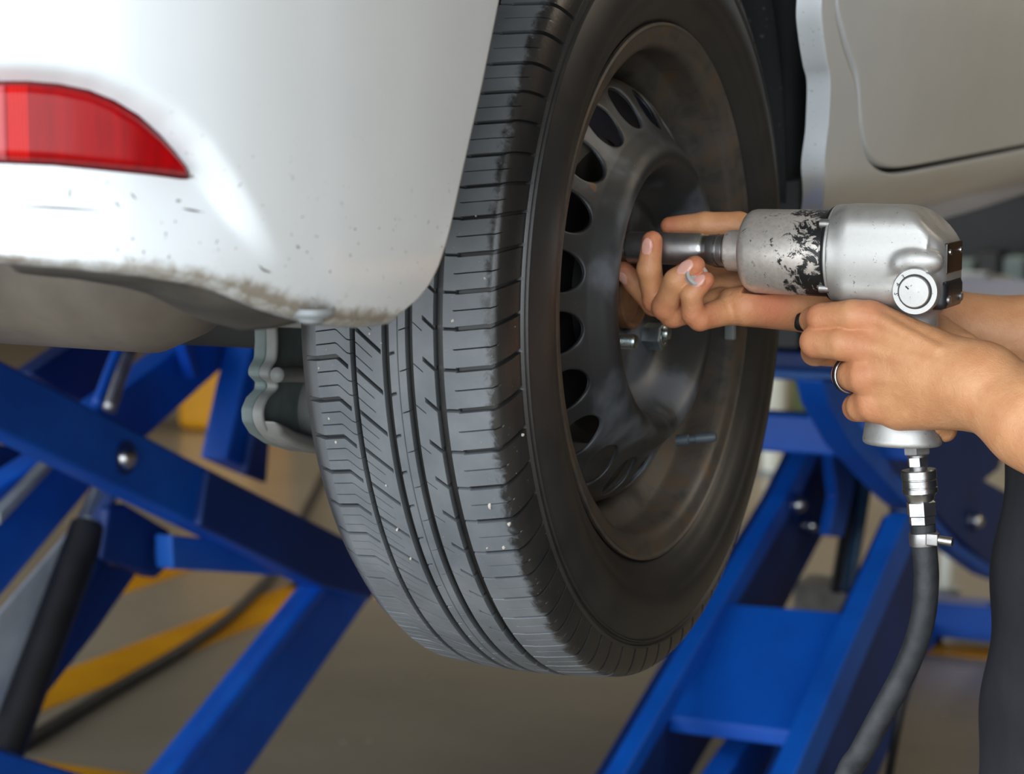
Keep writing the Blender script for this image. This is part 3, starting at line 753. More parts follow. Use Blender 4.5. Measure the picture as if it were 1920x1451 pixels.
# door skin
DY = gap[-1, 0]
rowsZ = np.concatenate([np.linspace(0, 0.05, 26), np.linspace(0.05, 0.62, 34)[1:]])
gl = np.array(GA)
P = []; ncol = 70
# left boundary then bottom boundary, offset inwards by the gap width
tang = np.gradient(gl, axis=0); tang /= np.linalg.norm(tang, axis=1)[:, None]; inn = np.stack([tang[:, 1] * -1, tang[:, 0]], 1)
if (inn[100] @ np.array([0, 1.0])) < 0: inn = -inn
dl = gl + inn * 0.0050
tgt = np.stack([np.linspace(dl[0, 0], dl[-1, 0], n) , np.full(n, 0.60)], 1)
cen = np.array([1.2, 0.45])
for i in range(n):
    a = dl[i]; row = []
    for dx, dd in ((0.018, 0.0), (0.008, 0.0), (0.0025, 0.0003), (0.0008, 0.0012)):
        q = a + inn[i] * dd; row.append((side_x(*q) - dx, q[0], q[1]))
    for k in range(30):
        f = (k / 29) ** 1.6; q = a + inn[i] * 0.0022; q = q + (cen - q) * f * 0.93; row.append((side_x(*q), q[0], q[1]))
    P.append(row)
door = grid('rear_door', np.array(P), M['paint'], car, attrs={'grime': np.zeros(n * 34)}); fixn(door)
door['label'] = 'lower rear corner of the rear door behind a dark shut line'
# dark rubber in the shut line
seal = np.array([[(side_x(*g) - 0.012, g[0] + a * inn[i][0], g[1] + a * inn[i][1]) for a in (-0.012, 0.012)] for i, g in enumerate(GA)])
so = grid('door_seal', seal, M['black'], car); so.modifiers.new('sol', 'SOLIDIFY').thickness = 0.003
# --- wheel arch liner, quarter panel above, underbody, far side
liner_m = simple('speckled_arch_liner', srgb(26, 28, 31), 0.7, 0, srgb(20, 22, 25), 40, 0.4, 160)
def mat_liner():
    m, nt, b, L = nodes_of('dirty_arch_liner')
    n = noise(nt, 120, 4, 0.7); n2 = noise(nt, 12, 3)
    f = math_(nt, 'MULTIPLY', sstep(nt, n, 0.62, 0.72), sstep(nt, n2, 0.35, 0.6))
    L.new(mix(nt, math_(nt, 'MULTIPLY', f, 0.7), srgb(24, 27, 30), srgb(128, 132, 136)), b.inputs['Base Color']); b.inputs['Roughness'].default_value = 0.8
    bump(nt, b, n, 0.5, 0.002); return m
M['liner'] = mat_liner()
P = []
for t in np.linspace(-0.02, math.pi + 0.02, 60):
    P.append([(x, 0.375 * math.cos(t) * (1.0 if t < 1.6 else 1.06) - 0.005, 0.06 + 0.36 * math.sin(t)) for x in np.linspace(-0.30, -0.020, 12)])
ln = grid('wheel_arch_liner', np.array(P), M['liner'], car); ln.modifiers.new('sol', 'SOLIDIFY').thickness = 0.003; ln['label'] = 'black dusty wheel arch liner'
bk = [(-0.30, 0.375 * math.cos(t) * (1.0 if t < 1.6 else 1.06) - 0.005, 0.06 + 0.36 * math.sin(t)) for t in np.linspace(-0.02, math.pi, 40)]
prism('arch_inner_wall', bk, (-0.02, 0, 0), M['liner'], car, 0)
# quarter panel over the wheel
P = []
for i, t in enumerate(np.linspace(0.0, 1.0, 60)):
    y = -0.46 + t * 0.78; yy = y + 0.02
    za = 0.06 + math.sqrt(max(0.0, 0.40 ** 2 - yy ** 2)); za = max(za, 0.30) if i > 0 else 0.30
    P.append([(0.030 - 0.04 * (1 - f) * 0, y, za + (0.80 - za) * f) for f in np.linspace(0, 1, 12)])
qp = grid('quarter_panel', np.array(P), M['paint'], car, attrs={'grime': np.zeros(60 * 12)}); qp.modifiers.new('sol', 'SOLIDIFY').thickness = -0.004
under = simple('dark_underbody', srgb(40, 40, 42), 0.8, 0, srgb(28, 28, 30), 9)
boxb('underbody', (-1.56, -0.60, 0.12), (-0.31, 3.1, 0.30), under, car, 0.02)
boxb('floor_pan', (-1.56, 0.40, 0.07), (-0.02, 3.1, 0.30), under, car, 0.02)
boxb('boot_body', (-1.58, -0.72, 0.32), (-0.02, 0.40, 0.80), M['paint'], car, 0.06)
boxb('cabin_body', (-1.58, 0.36, 0.30), (0.0, 3.1, 0.80), M['paint'], car, 0.06)
boxb('far_side_sill', (-1.62, 0.30, 0.02), (-1.55, 2.4, 0.30), M['paint'], car, 0.02)
# muffler lying across the tail
mc = np.array([-0.27, -0.30, 0.052])
mf = []
for a, r in ((0.0, 0.0), (0.0, 0.035), (0.006, 0.050), (0.020, 0.068), (0.050, 0.080), (0.62, 0.080), (0.65, 0.06), (0.65, 0.0)): mf.append((a, r))
muff = lathe('muffler', mf, onY(405, 545, -0.30) + np.array([0.0, 0, 0.034]), (-1, 0.06, 0.0), simple('grimy_muffler_steel', srgb(132, 124, 116), 0.5, 0.2, srgb(112, 104, 97), 14, 0.15, 120), car, 56)
muff['label'] = 'grimy grey muffler behind the bumper'
tube('tail_pipe', catmull([(-0.86, -0.22, 0.04), (-0.95, -0.35, 0.05), (-0.97, -0.60, 0.05)], 14), 0.022, M['darksteel'], muff)

# --- suspension arm with the pressed spring seat, inboard of the tyre
def susp():
    X0 = -0.30
    outl = [(505, 560), (499, 600), (500, 640), (498, 672), (488, 690), (487, 705), (500, 718), (499, 730), (484, 745), (474, 768), (476, 792), (490, 815), (515, 832), (560, 846), (620, 852), (700, 850), (740, 780), (740, 560)]
    pts = np.array([onX(px, py, X0) for px, py in outl])
    arm = prism('suspension_arm', pts, (-0.012, 0.0, 0), simple('dusty_green_grey', srgb(128, 140, 140), 0.7, 0, srgb(100, 112, 112), 20, 0.2, 90), car, 0.003)
    arm['label'] = 'grey pressed-steel suspension arm inboard of the tyre'
    vis = pts[:16]; rows = []
    d = np.gradient(catmull(vis, 60), axis=0); vv = catmull(vis, 60)
    for q in vv: rows.append([q + np.array([dx, dy, 0]) for dx, dy in ((0.0, 0), (0.007, 0.0), (0.009, 0.0012), (0.009, 0.004), (0.007, 0.005), (0.0, 0.005))])
    fixn(grid('arm_flange', np.array(rows), M['arm'], arm))
    # heavy rolled lower lip
    low_o = [onX(px, py, X0 + 0.001) for px, py in ((478, 786), (490, 815), (515, 832), (560, 846), (620, 852), (700, 852), (700, 822), (620, 824), (560, 818), (520, 806), (496, 792))]
    prism('lower_lip', low_o, (0.02, 0, 0), M['arm'], arm, 0.004)
    st = catmull([onX(px, py, X0 + 0.018) for px, py in ((519, 703), (540, 702), (580, 703), (640, 702))], 16)
    tube('stiffening_lip', st, 0.0062, M['arm'], arm, 12)
    up = onX(545, 592, X0 + 0.01); boxb('spring_seat', up + np.array([-0.03, -0.02, -0.008]), up + np.array([0.05, 0.14, 0.008]), M['arm'], arm, 0.004)
    b0 = onX(592, 765, X0); lathe('bushing', [(0, 0.030), (0.012, 0.030), (0.013, 0.026), (0.006, 0.022), (0.006, 0.014), (0.026, 0.013), (0.027, 0.011), (0.027, 0)], b0, (1, 0, 0), M['arm'], arm, 32)
    lathe('damper', [(0, 0.024), (0.3, 0.024), (0.30, 0.012), (0.4, 0.012)], onX(700, 800, X0 - 0.05), (0.0, 0.12, 1), M['darksteel'], arm, 24)
    boxb('axle_beam', (-1.25, -0.02, -0.06), (-0.312, 0.08, 0.02), under, arm, 0.02)
    boxb('stub_axle', (-0.32, -0.03, -0.03), (-0.10, 0.03, 0.03), M['darksteel'], arm, 0.01)
susp()

# ------------------------------------------------------------------ scissor lift, near (right) leg
GRP = 'scissor lift legs under the car'
liftR = thing('scissor_lift', 'blue scissor lift leg to the right of the wheel, with a flat step plate', 'car lift', group=GRP)
def bar(name, pxs, X, t, mat, parent, bw=0.006):
    """a flat bar lying in a plane parallel to the car's side; t is its thickness along X"""
    return prism(name, [onX(px, py, X) for px, py in pxs], (-t, 0, 0), mat, parent, bw)
def cross(name, p0, X1, sec, mat, parent, bw=0.006):
    """a cross tube parallel to the axle from p0 to X1; sec = (dy, dz)"""
    x0, y, z = p0; dy, dz = sec
    return boxb(name, (min(x0, X1), y - dy / 2, z - dz / 2), (max(x0, X1), y + dy / 2, z + dz / 2), mat, parent, bw)
def bolt(c, r, parent, mat=None):
    b = lathe('pivot_bolt', [(-0.01, r), (0.004, r), (0.010, r * 0.8), (0.014, r * 0.45), (0.0155, 0)], c, (1, 0, 0), mat or M['steel'], parent, 24)
    lathe('washer', [(-0.002, r * 1.5), (0.002, r * 1.5), (0.002, r)], c, (1, 0, 0), M['navy'], b, 24); return b
XL, XR = -0.52, -0.30
# two long arms rising forward, a web in the shaded blue with a lighter top flange
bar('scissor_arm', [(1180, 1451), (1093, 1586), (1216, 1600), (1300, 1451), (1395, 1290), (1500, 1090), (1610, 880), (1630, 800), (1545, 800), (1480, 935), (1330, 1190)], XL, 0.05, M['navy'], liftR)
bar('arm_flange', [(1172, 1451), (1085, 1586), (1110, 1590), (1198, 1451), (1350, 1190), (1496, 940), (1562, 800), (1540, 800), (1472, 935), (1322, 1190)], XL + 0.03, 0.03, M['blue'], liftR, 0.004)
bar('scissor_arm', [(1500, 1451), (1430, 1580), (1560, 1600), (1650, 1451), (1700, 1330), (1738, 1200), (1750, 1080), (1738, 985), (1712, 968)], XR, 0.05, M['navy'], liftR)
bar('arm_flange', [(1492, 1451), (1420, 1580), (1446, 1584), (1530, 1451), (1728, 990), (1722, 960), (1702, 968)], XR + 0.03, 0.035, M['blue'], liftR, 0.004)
# step plate between the arms
a0, a1, b0, b1 = onX(1332, 1128, XL), onX(1253, 1342, XL), onX(1607, 1150, XR), onX(1510, 1374, XR)
nrm = np.cross(b0 - a0, a1 - a0); nrm /= np.linalg.norm(nrm); nrm = nrm if nrm[2] > 0 else -nrm
prism('step_plate', [a0, b0, b1, a1], -nrm * 0.012, M['blue'], liftR, 0.003)
prism('step_plate_lip', [a1, b1, b1 - np.array([0, 0, 0.024]), a1 - np.array([0, 0, 0.024])], (b0 - b1) * 0.03, M['blue'], liftR, 0.003)
bar('inner_arm', [(1365, 1451), (1340, 1500), (1400, 1500), (1432, 1440), (1470, 1372), (1425, 1366)], -0.40, 0.04, M['blue'], liftR)
# cross tubes
q = onX(1424, 806, XL - 0.02)
cross('cross_tube', q + np.array([-0.25, 0, 0]), XR + 0.02, (0.05, 0.062), M['blue'], liftR)
q = onX(1440, 700, XL - 0.02)
cross('platform_rail', q + np.array([-0.25, 0.02, 0]), XR - 0.02, (0.05, 0.018), simple('rail_light_blue', srgb(58, 112, 186), 0.5, 0, srgb(40, 92, 164), 10), liftR)  # rail in a lighter blue than the arms
# falling arm crossing behind, its shaded part put in as a navy piece
bar('falling_arm', [(1545, 712), (1600, 712), (1612, 790), (1702, 908), (1720, 960), (1690, 935), (1600, 838), (1556, 760)], XR - 0.02, 0.045, M['blue'], liftR)
bar('falling_arm', [(1640, 830), (1700, 790), (1890, 800), (1875, 880), (1850, 900), (1940, 950), (1960, 1110), (1880, 1085), (1790, 1000), (1700, 905)], XR - 0.06, 0.05, M['navy'], liftR)
bar('arm_edge', [(1738, 968), (1752, 966), (1800, 1022), (1862, 1062), (1880, 1086), (1850, 1078), (1790, 1035)], XR - 0.045, 0.03, M['blue'], liftR, 0.003)
bolt(onX(1830, 976, XR - 0.05), 0.014, liftR)
bolt(onX(1495, 946, XL + 0.035), 0.013, liftR); bolt(onX(1520, 985, XL + 0.01), 0.011, liftR)
bar('hanger_plate', [(1560, 850), (1612, 850), (1600, 930), (1582, 1008), (1555, 1005), (1570, 930)], XL + 0.06, 0.02, M['blue'], liftR, 0.003)
cyl('hydraulic_cylinder', onX(1626, 880, -0.47), onX(1588, 1110, -0.47), 0.013, simple('cylinder_grey_blue', srgb(52, 84, 120), 0.35, 0.4, srgb(40, 66, 98), 20), liftR)
cyl('hydraulic_hose', onX(1606, 870, -0.50), onX(1566, 1110, -0.50), 0.010, M['black'], liftR)
cyl('shaft', onX(1680, 935, -0.42), onX(1640, 1130, -0.42), 0.008, M['darksteel'], liftR)
# base: grey pump block, rear beam
q = onX(1585, 1118, -0.62); boxb('base_block', q + np.array([-0.09, -0.05, -0.035]), q + np.array([0.09, 0.05, 0.028]), M['inner'], liftR, 0.005)
q = onX(1800, 1158, -0.46); boxb('base_beam', q + np.array([-0.32, -0.04, -0.036]), q + np.array([0.32, 0.04, 0.036]), M['blue'], liftR, 0.006)
boxb('base_rail', (-0.56, 0.4, FLOOR), (-0.50, q[1] + 0.04, FLOOR + 0.05), M['blue'], liftR, 0.006)
q2 = q; boxb('base_post', (-0.56, q2[1] - 0.03, FLOOR), (-0.50, q2[1] + 0.03, q2[2]), M['navy'], liftR, 0.004); boxb('base_post', (-0.30, q2[1] - 0.03, FLOOR), (-0.24, q2[1] + 0.03, q2[2]), M['navy'], liftR, 0.004)
boxb('arm_foot', (-0.58, 0.30, FLOOR), (-0.50, 0.62, FLOOR + 0.22), M['navy'], liftR, 0.01)
boxb('arm_foot', (-0.36, 0.80, FLOOR), (-0.28, 1.10, FLOOR + 0.10), M['navy'], liftR, 0.01)
# platform with ribbed rubber pads under the sill
q = onX(1440, 700, XL - 0.02); zt = q[2]
boxb('platform', (-0.72, q[1] - 0.02, zt + 0.010), (-0.32, q[1] + 1.55, zt + 0.040), M['navy'], liftR, 0.006)
for k in range(5):
    boxb('rubber_pad', (-0.70 + 0.075 * k, q[1] - 0.01, zt + 0.040), (-0.635 + 0.075 * k, q[1] + 0.16, 0.068), M['black'], liftR, 0.006)

# ------------------------------------------------------------------ scissor lift, far (left) leg
liftL = thing('scissor_lift', 'blue scissor lift leg left of the wheel, with a black hydraulic ram', 'car lift', group=GRP)
X1, X2 = -1.10, -1.30
bar('scissor_arm', [(-260, 540), (0, 673), (330, 846), (666, 1017), (720, 1050), (700, 1125), (605, 1100), (300, 952), (0, 808), (-260, 690)], X1, 0.05, M['blue'], liftL)
bar('arm_doubler', [(392, 880), (676, 1024), (720, 1050), (700, 1120), (610, 1098), (376, 985)], X1 + 0.012, 0.014, M['navy'], liftL, 0.003)
bolt(onX(234, 858, X1), 0.016, liftL)
bar('lower_arm', [(668, 1040), (735, 1050), (703, 1110), (466, 1451), (400, 1545), (270, 1530), (331, 1451), (605, 1106)], X1 - 0.03, 0.05, M['blue'], liftL)
bar('lower_arm_flange', [(648, 1048), (672, 1040), (612, 1112), (345, 1451), (280, 1530), (262, 1530), (325, 1451), (600, 1104)], X1 - 0.012, 0.02, simple('edge_blue', srgb(10, 98, 205), 0.4, 0, srgb(14, 78, 186), 8), liftL, 0.003)
bar('cross_arm', [(440, 585), (505, 588), (455, 660), (375, 730), (290, 808), (190, 895), (0, 1122), (-400, 1560), (-480, 1480), (-190, 1140), (0, 915), (100, 850), (195, 760), (330, 660)], X2, 0.05, M['blue'], liftL)
bar('cross_arm_edge', [(0, 962), (95, 866), (106, 872), (0, 985)], X2 + 0.02, 0.02, M['greyplate'], liftL, 0.002)
bar('inner_arm', [(-100, 820), (90, 845), (100, 870), (0, 950), (-100, 1040)], X2 - 0.10, 0.04, M['navy'], liftL)  # fills the dark gap between the arms, its shade made as a navy bar
bar('upright', [(490, 585), (512, 590), (505, 720), (500, 895), (465, 880), (425, 862), (455, 720)], X2 + 0.06, 0.05, M['blue'], liftL)
bar('upright_web', [(497, 600), (516, 600), (510, 760), (500, 905), (462, 890), (480, 800)], X2 + 0.075, 0.012, M['navy'], liftL, 0.002)  # darker right face of the upright, shade put into the navy
bar('brace', [(338, 620), (352, 618), (378, 705), (366, 712)], X2 + 0.03, 0.02, simple('brace_blue', srgb(16, 84, 196), 0.4, 0, srgb(12, 70, 176), 8), liftL, 0.002)
bar('rear_arm', [(60, 700), (150, 640), (270, 625), (205, 700), (180, 765), (110, 735)], X2 - 0.12, 0.04, M['navy'], liftL)
tube('hydraulic_pipe', catmull([onX(270, 605, -1.24), onX(235, 680, -1.24), onX(205, 770, -1.24)], 10), 0.010, M['darksteel'], liftL, 12)
tube('hydraulic_pipe', catmull([onX(245, 605, -1.22), onX(212, 680, -1.22), onX(182, 760, -1.22)], 10), 0.008, M['blue'], liftL, 12)
# hydraulic ram
ra, rb, rc_ = onX(208, 900, -1.22), onX(168, 985, -1.22), onX(8, 1412, -1.22)
cyl('ram_rod', ra, rb, 0.020, simple('chrome_rod', (0.5, 0.56, 0.62, 1), 0.25, 0.9, (0.4, 0.46, 0.52, 1), 30), liftL)
cyl('ram_barrel', rb, rc_, 0.026, M['black'], liftL)
bar('ram_bracket', [(205, 950), (240, 945), (322, 995), (320, 1060), (295, 1085), (235, 1060), (190, 1050)], X1 - 0.09, 0.03, M['navy'], liftL)
bolt(onX(305, 1036, X1 - 0.088), 0.013, liftL)
bar('lower_cross_arm', [(190, 1050), (260, 1075), (180, 1190), (85, 1310), (60, 1300)], X1 - 0.14, 0.03, M['navy'], liftL)
bar('tie_bar', [(322, 1003), (445, 1014), (520, 1052), (570, 1082), (325, 1067)], X1 - 0.05, 0.03, simple('tie_blue', srgb(38, 108, 205), 0.4, 0, srgb(26, 92, 190), 8), liftL, 0.004)
bar('cover_sheet', [(-60, 1215), (0, 1150), (142, 985), (172, 990), (110, 1160), (40, 1330), (8, 1412), (-60, 1480)], -1.27, 0.006, simple('pale_sheet', srgb(205, 210, 212), 0.6, 0, srgb(170, 176, 180), 9), liftL, 0.001)
bar('base_rail', [(-120, 1372), (0, 1405), (170, 1456), (170, 1530), (-120, 1480)], X1 + 0.02, 0.06, M['blue'], liftL)
q = onX(40, 1440, X1); boxb('rail_support', (X1 - 0.035, q[1] - 0.22, FLOOR + 0.05), (X1 + 0.015, q[1] - 0.06, q[2]), M['blue'], liftL, 0.004)
boxb('base_frame', (-1.38, 0.20, FLOOR), (-1.02, 1.16, FLOOR + 0.05), M['blue'], liftL, 0.006)
boxb('arm_foot', (-1.17, 0.98, FLOOR + 0.05), (-1.135, 1.14, FLOOR + 0.12), M['navy'], liftL, 0.006)
boxb('platform', (-1.36, 0.45, -0.125), (-0.98, 2.3, -0.085), M['blue'], liftL, 0.006)
boxb('rubber_pad', (-1.30, 0.55, -0.085), (-1.04, 0.75, 0.068), M['black'], liftL, 0.008)

# ------------------------------------------------------------------ floor cable and background things
cp = [onZ(px, py, FLOOR + 0.012) for px, py in ((30, 1402), (200, 1300), (330, 1225), (420, 1165), (480, 1110), (520, 1060), (590, 930), (625, 860), (660, 800))]
cb = tube('floor_cable', catmull(cp, 60), 0.012, M['cable'], None, 10); tag(cb, 'thin black cable lying along the yellow floor line', 'cable')
cp = [onX(1708, 1240, -0.1), onX(1690, 1310, -0.12), onX(1672, 1400, -0.14), onX(1650, 1500, -0.15)]
P0 = onZ(1650, 1560, FLOOR + 0.012)
tb = tube('air_line', catmull([onX(1722, 1150, -0.15), onX(1700, 1270, -0.18), onX(1676, 1400, -0.2), onX(1655, 1520, -0.24), onX(1640, 1600, -0.28) * np.array([1, 1, 0]) + np.array([0, 0, FLOOR + 0.012]), np.array([0.1, 1.2, FLOOR + 0.012])], 40), 0.0065, M['black'], None, 12)
tag(tb, 'thin black air line hanging behind the grey hose', 'hose')

def post(px, py_top, py_bot, wpx, lab, near=None):  # bright spots of light at the back, put in as white posts
    b = onZ(px, py_bot, FLOOR); dist = (b - CAM) @ FW; r = wpx / 2 * dist / F_PX
    h = onY(px, py_top, b[1])[2] - FLOOR
    t = thing('light_spot_post', lab, 'post', group='white posts put in for bright spots at the back of the workshop')
    lathe('tube', [(0, r), (h - r * 0.5, r), (h - r * 0.15, r * 0.8), (h, r * 0.3), (h, 0)], b, (0, 0, 1), M['white'], t, 24)
    lathe('base_flange', [(0, r * 1.6), (0.012, r * 1.6), (0.014, r)], b, (0, 0, 1), M['greyplate'], t, 24)
post(1776, 960, 1112, 30, 'bright spot of light put in as a white post right of the hose clamp')
post(1445, 835, 890, 34, 'bright spot of light put in as a white post, seen just right of the tyre, below the blue cross tube')
post(1699, 905, 962, 26, 'bright spot of light put in as a white post, seen left of the hose coupling')
wp = onZ(1452, 775, FLOOR)
b = lathe('light_spot_bottle', [(0, 0), (0, 0.038), (0.02, 0.042), (0.30, 0.042), (0.32, 0.04), (0.36, 0.022), (0.55, 0.020), (0.56, 0.0)], wp, (0, 0, 1), M['white'], None, 24); tag(b, 'bright blob of light put in as a pale bottle shape, seen above the blue cross tube beside the tyre', 'drum')  # bright blob of light above the cross tube, put in as a solid
wp = onZ(1488, 780, FLOOR)
b = boxb('green_canister', wp + np.array([-0.03, 0.05, 0]), wp + np.array([0.04, 0.15, 0.5]), simple('olive_can', srgb(96, 112, 60), 0.5, 0, srgb(78, 94, 48), 12), None, 0.02); tag(b, 'olive green canister beside the pale bottle shape', 'canister')
wp = onZ(1522, 785, FLOOR)
b = boxb('brown_carton', wp + np.array([-0.02, 0.0, 0]), wp + np.array([0.16, 0.14, 0.42]), M['brownbox'], None, 0.01); tag(b, 'brown carton standing beside the olive canister', 'box')
# yellow box seen under the car between the blue arms
yb = onZ(440, 800, FLOOR)
b = boxb('yellow_bin', yb + np.array([-0.14, -0.14, 0.0]), yb + np.array([0.14, 0.14, 0.52]), M['yellowpaint'], None, 0.03); tag(b, 'yellow bin standing behind the left lift leg', 'bin')

# work bench with a round turntable and dark clutter, far right
bench = thing('storage_rack', 'low dark storage rack at the back, seen right of the wrench', 'rack')
B = onZ(1900, 760, FLOOR); bx, by = B[0], B[1]
zt = onY(1850, 590, by)[2]
boxb('rack_top', (bx - 0.55, by - 0.35, zt - 0.04), (bx + 1.3, by + 0.35, zt), M['black'], bench, 0.01)
for sx in (-0.5, 1.2):
    for sy in (-0.3, 0.3): boxb('leg', (bx + sx - 0.03, by + sy - 0.03, FLOOR), (bx + sx + 0.03, by + sy + 0.03, zt - 0.04), M['black'], bench, 0.004)
boxb('back_panel', (bx - 0.55, by + 0.33, zt), (bx + 1.3, by + 0.36, zt + 0.75), M['black'], bench, 0.005)
boxb('shelf', (bx - 0.5, by + 0.0, zt + 0.46), (bx + 0.50, by + 0.33, zt + 0.50), M['teal'], bench, 0.005)
boxb('lower_panel', (bx - 0.5, by - 0.1, FLOOR + 0.1), (bx + 1.2, by + 0.3, zt - 0.06), simple('bench_navy', srgb(24, 34, 50), 0.6, 0, srgb(18, 26, 40), 5), bench, 0.005)
# things on the bench
tt = thing('turntable', 'round grey metal turntable standing in front of the low rack', 'turntable')
c0 = onY(1815, 520, by - 0.9)
lathe('disc', [(0, 0), (0, 0.14), (0.010, 0.152), (0.024, 0.152), (0.03, 0.145), (0.03, 0.0)], c0 - np.array([0, 0, 0.03]), (0, 0, 1), simple('turntable_grey', srgb(132, 132, 122), 0.35, 0.3, srgb(104, 104, 96), 10), tt, 48)
lathe('stand', [(0, 0.16), (0.02, 0.16), (0.03, 0.05), (c0[2] - FLOOR - 0.03, 0.05)], (c0[0], c0[1], FLOOR), (0, 0, 1), simple('stand_grey', srgb(86, 90, 90), 0.5, 0.2, srgb(70, 74, 74), 10), tt, 32)
pl = boxb('grey_slab', c0 + np.array([-0.12, -0.09, 0.0]), c0 + np.array([0.08, -0.03, 0.022]), M['greyplate'], None, 0.006); tag(pl, 'pale flat bar lying on the round turntable', 'metal bar')
def clutter(name, px, py, wx, hz, mat, lab, cat, dy=0.0):
    p = onY(px, py, by + dy); o = boxb(name, (p[0] - wx / 2, by + dy - 0.08, zt + 0.0005), (p[0] + wx / 2, by + dy + 0.08, max(p[2], zt + hz)), mat, None, 0.008)
    return tag(o, lab, cat)
clutter('tool_case', 1812, 485, 0.080, 0.18, M['teal'], 'grey-green case on the low rack beside the wrench', 'case')
clutter('tool_case', 1862, 470, 0.080, 0.2, M['black'], 'black case between two grey boxes on the low rack', 'case')
clutter('grey_box', 1910, 480, 0.075, 0.15, M['teal'], 'grey-green box at the picture edge on the low rack', 'box')
sh = onY(1840, 432, by + 0.15)
o = prism('sheet_metal', [(sh[0] - 0.26, by + 0.02, zt + 0.5), (sh[0] + 0.30, by + 0.02, zt + 0.5), (sh[0] + 0.30, by + 0.28, zt + 0.52), (sh[0] - 0.26, by + 0.28, zt + 0.52)], (0, 0, 0.03), M['teal'], None, 0.002); tag(o, 'flat grey-green sheet on the shelf of the low rack', 'sheet')

# ------------------------------------------------------------------ air impact wrench
AY, AZ = -0.035, 0.037
wrench = thing('impact_wrench', 'worn aluminium air impact wrench held in both hands', 'impact wrench')
AX = lambda x: np.array([x, AY, AZ])
sock = lathe('socket', [(0.0060, 0.0), (0.0060, 0.0082), (-0.0120, 0.0084), (-0.0125, 0.0104), (-0.0115, 0.0116), (-0.0100, 0.0121), (0.0455, 0.0123), (0.0470, 0.0117)], AX(0), (1, 0, 0), M['darksteel'], wrench, 56)
sock['label'] = 'long dark steel socket'
lathe('bright_collar', [(0.0470, 0.0117), (0.0482, 0.0112), (0.0500, 0.0112), (0.0528, 0.0112)], AX(0), (1, 0, 0), M['steel'], sock, 48)
lathe('neck', [(0.0528, 0.0114), (0.0535, 0.0118), (0.0588, 0.0118), (0.0593, 0.0108), (0.0610, 0.0108), (0.0615, 0.0118), (0.0650, 0.0119), (0.0656, 0.0106), (0.0675, 0.0106)], AX(0), (1, 0, 0), M['darksteel'], sock, 48)
lathe('snap_ring', [(0.0590, 0.0106), (0.0592, 0.0121), (0.0600, 0.0121), (0.0602, 0.0106)], AX(0), (1, 0, 0), M['steel'], sock, 48)
lathe('snap_ring', [(0.0648, 0.0106), (0.0649, 0.0124), (0.0658, 0.0124), (0.0660, 0.0106)], AX(0), (1, 0, 0), M['steel'], sock, 48)
an = lathe('anvil_bush', [(0.0670, 0.0), (0.0670, 0.0140), (0.0685, 0.0152), (0.0830, 0.0158), (0.0835, 0.010)], AX(0), (1, 0, 0), M['case'], wrench, 48)
hc = lathe('hammer_case', [(0.0815, 0.010), (0.0815, 0.0200), (0.0822, 0.0245), (0.0840, 0.0280), (0.0870, 0.0303), (0.0905, 0.0312), (0.1410, 0.0318), (0.1500, 0.0318), (0.1510, 0.02)], AX(0), (1, 0, 0), M['case'], wrench, 72)
hc['label'] = 'steel hammer case with chipped black paint'
lathe('gasket', [(0.1490, 0.02), (0.1490, 0.0340), (0.1498, 0.0345), (0.1512, 0.0345), (0.1516, 0.02)], AX(0), (1, 0, 0), M['black'], wrench, 64)
fl1 = lathe('flange_plate', [(0.1513, 0.02), (0.1513, 0.0352), (0.1518, 0.0356), (0.1535, 0.0356), (0.154, 0.02)], AX(0), (1, 0, 0), M['alu'], wrench, 64)
for a in (0.75, 2.4, 3.9, 5.5):
    c = AX(0.146) + np.array([0, -math.cos(a) * 0.0335, math.sin(a) * 0.0335]); cyl('case_screw', c, c + np.array([0.008, 0, 0]), 0.0036, M['darksteel'], wrench, 16)
def P7(px, py, Y): return onY(px, py, Y)
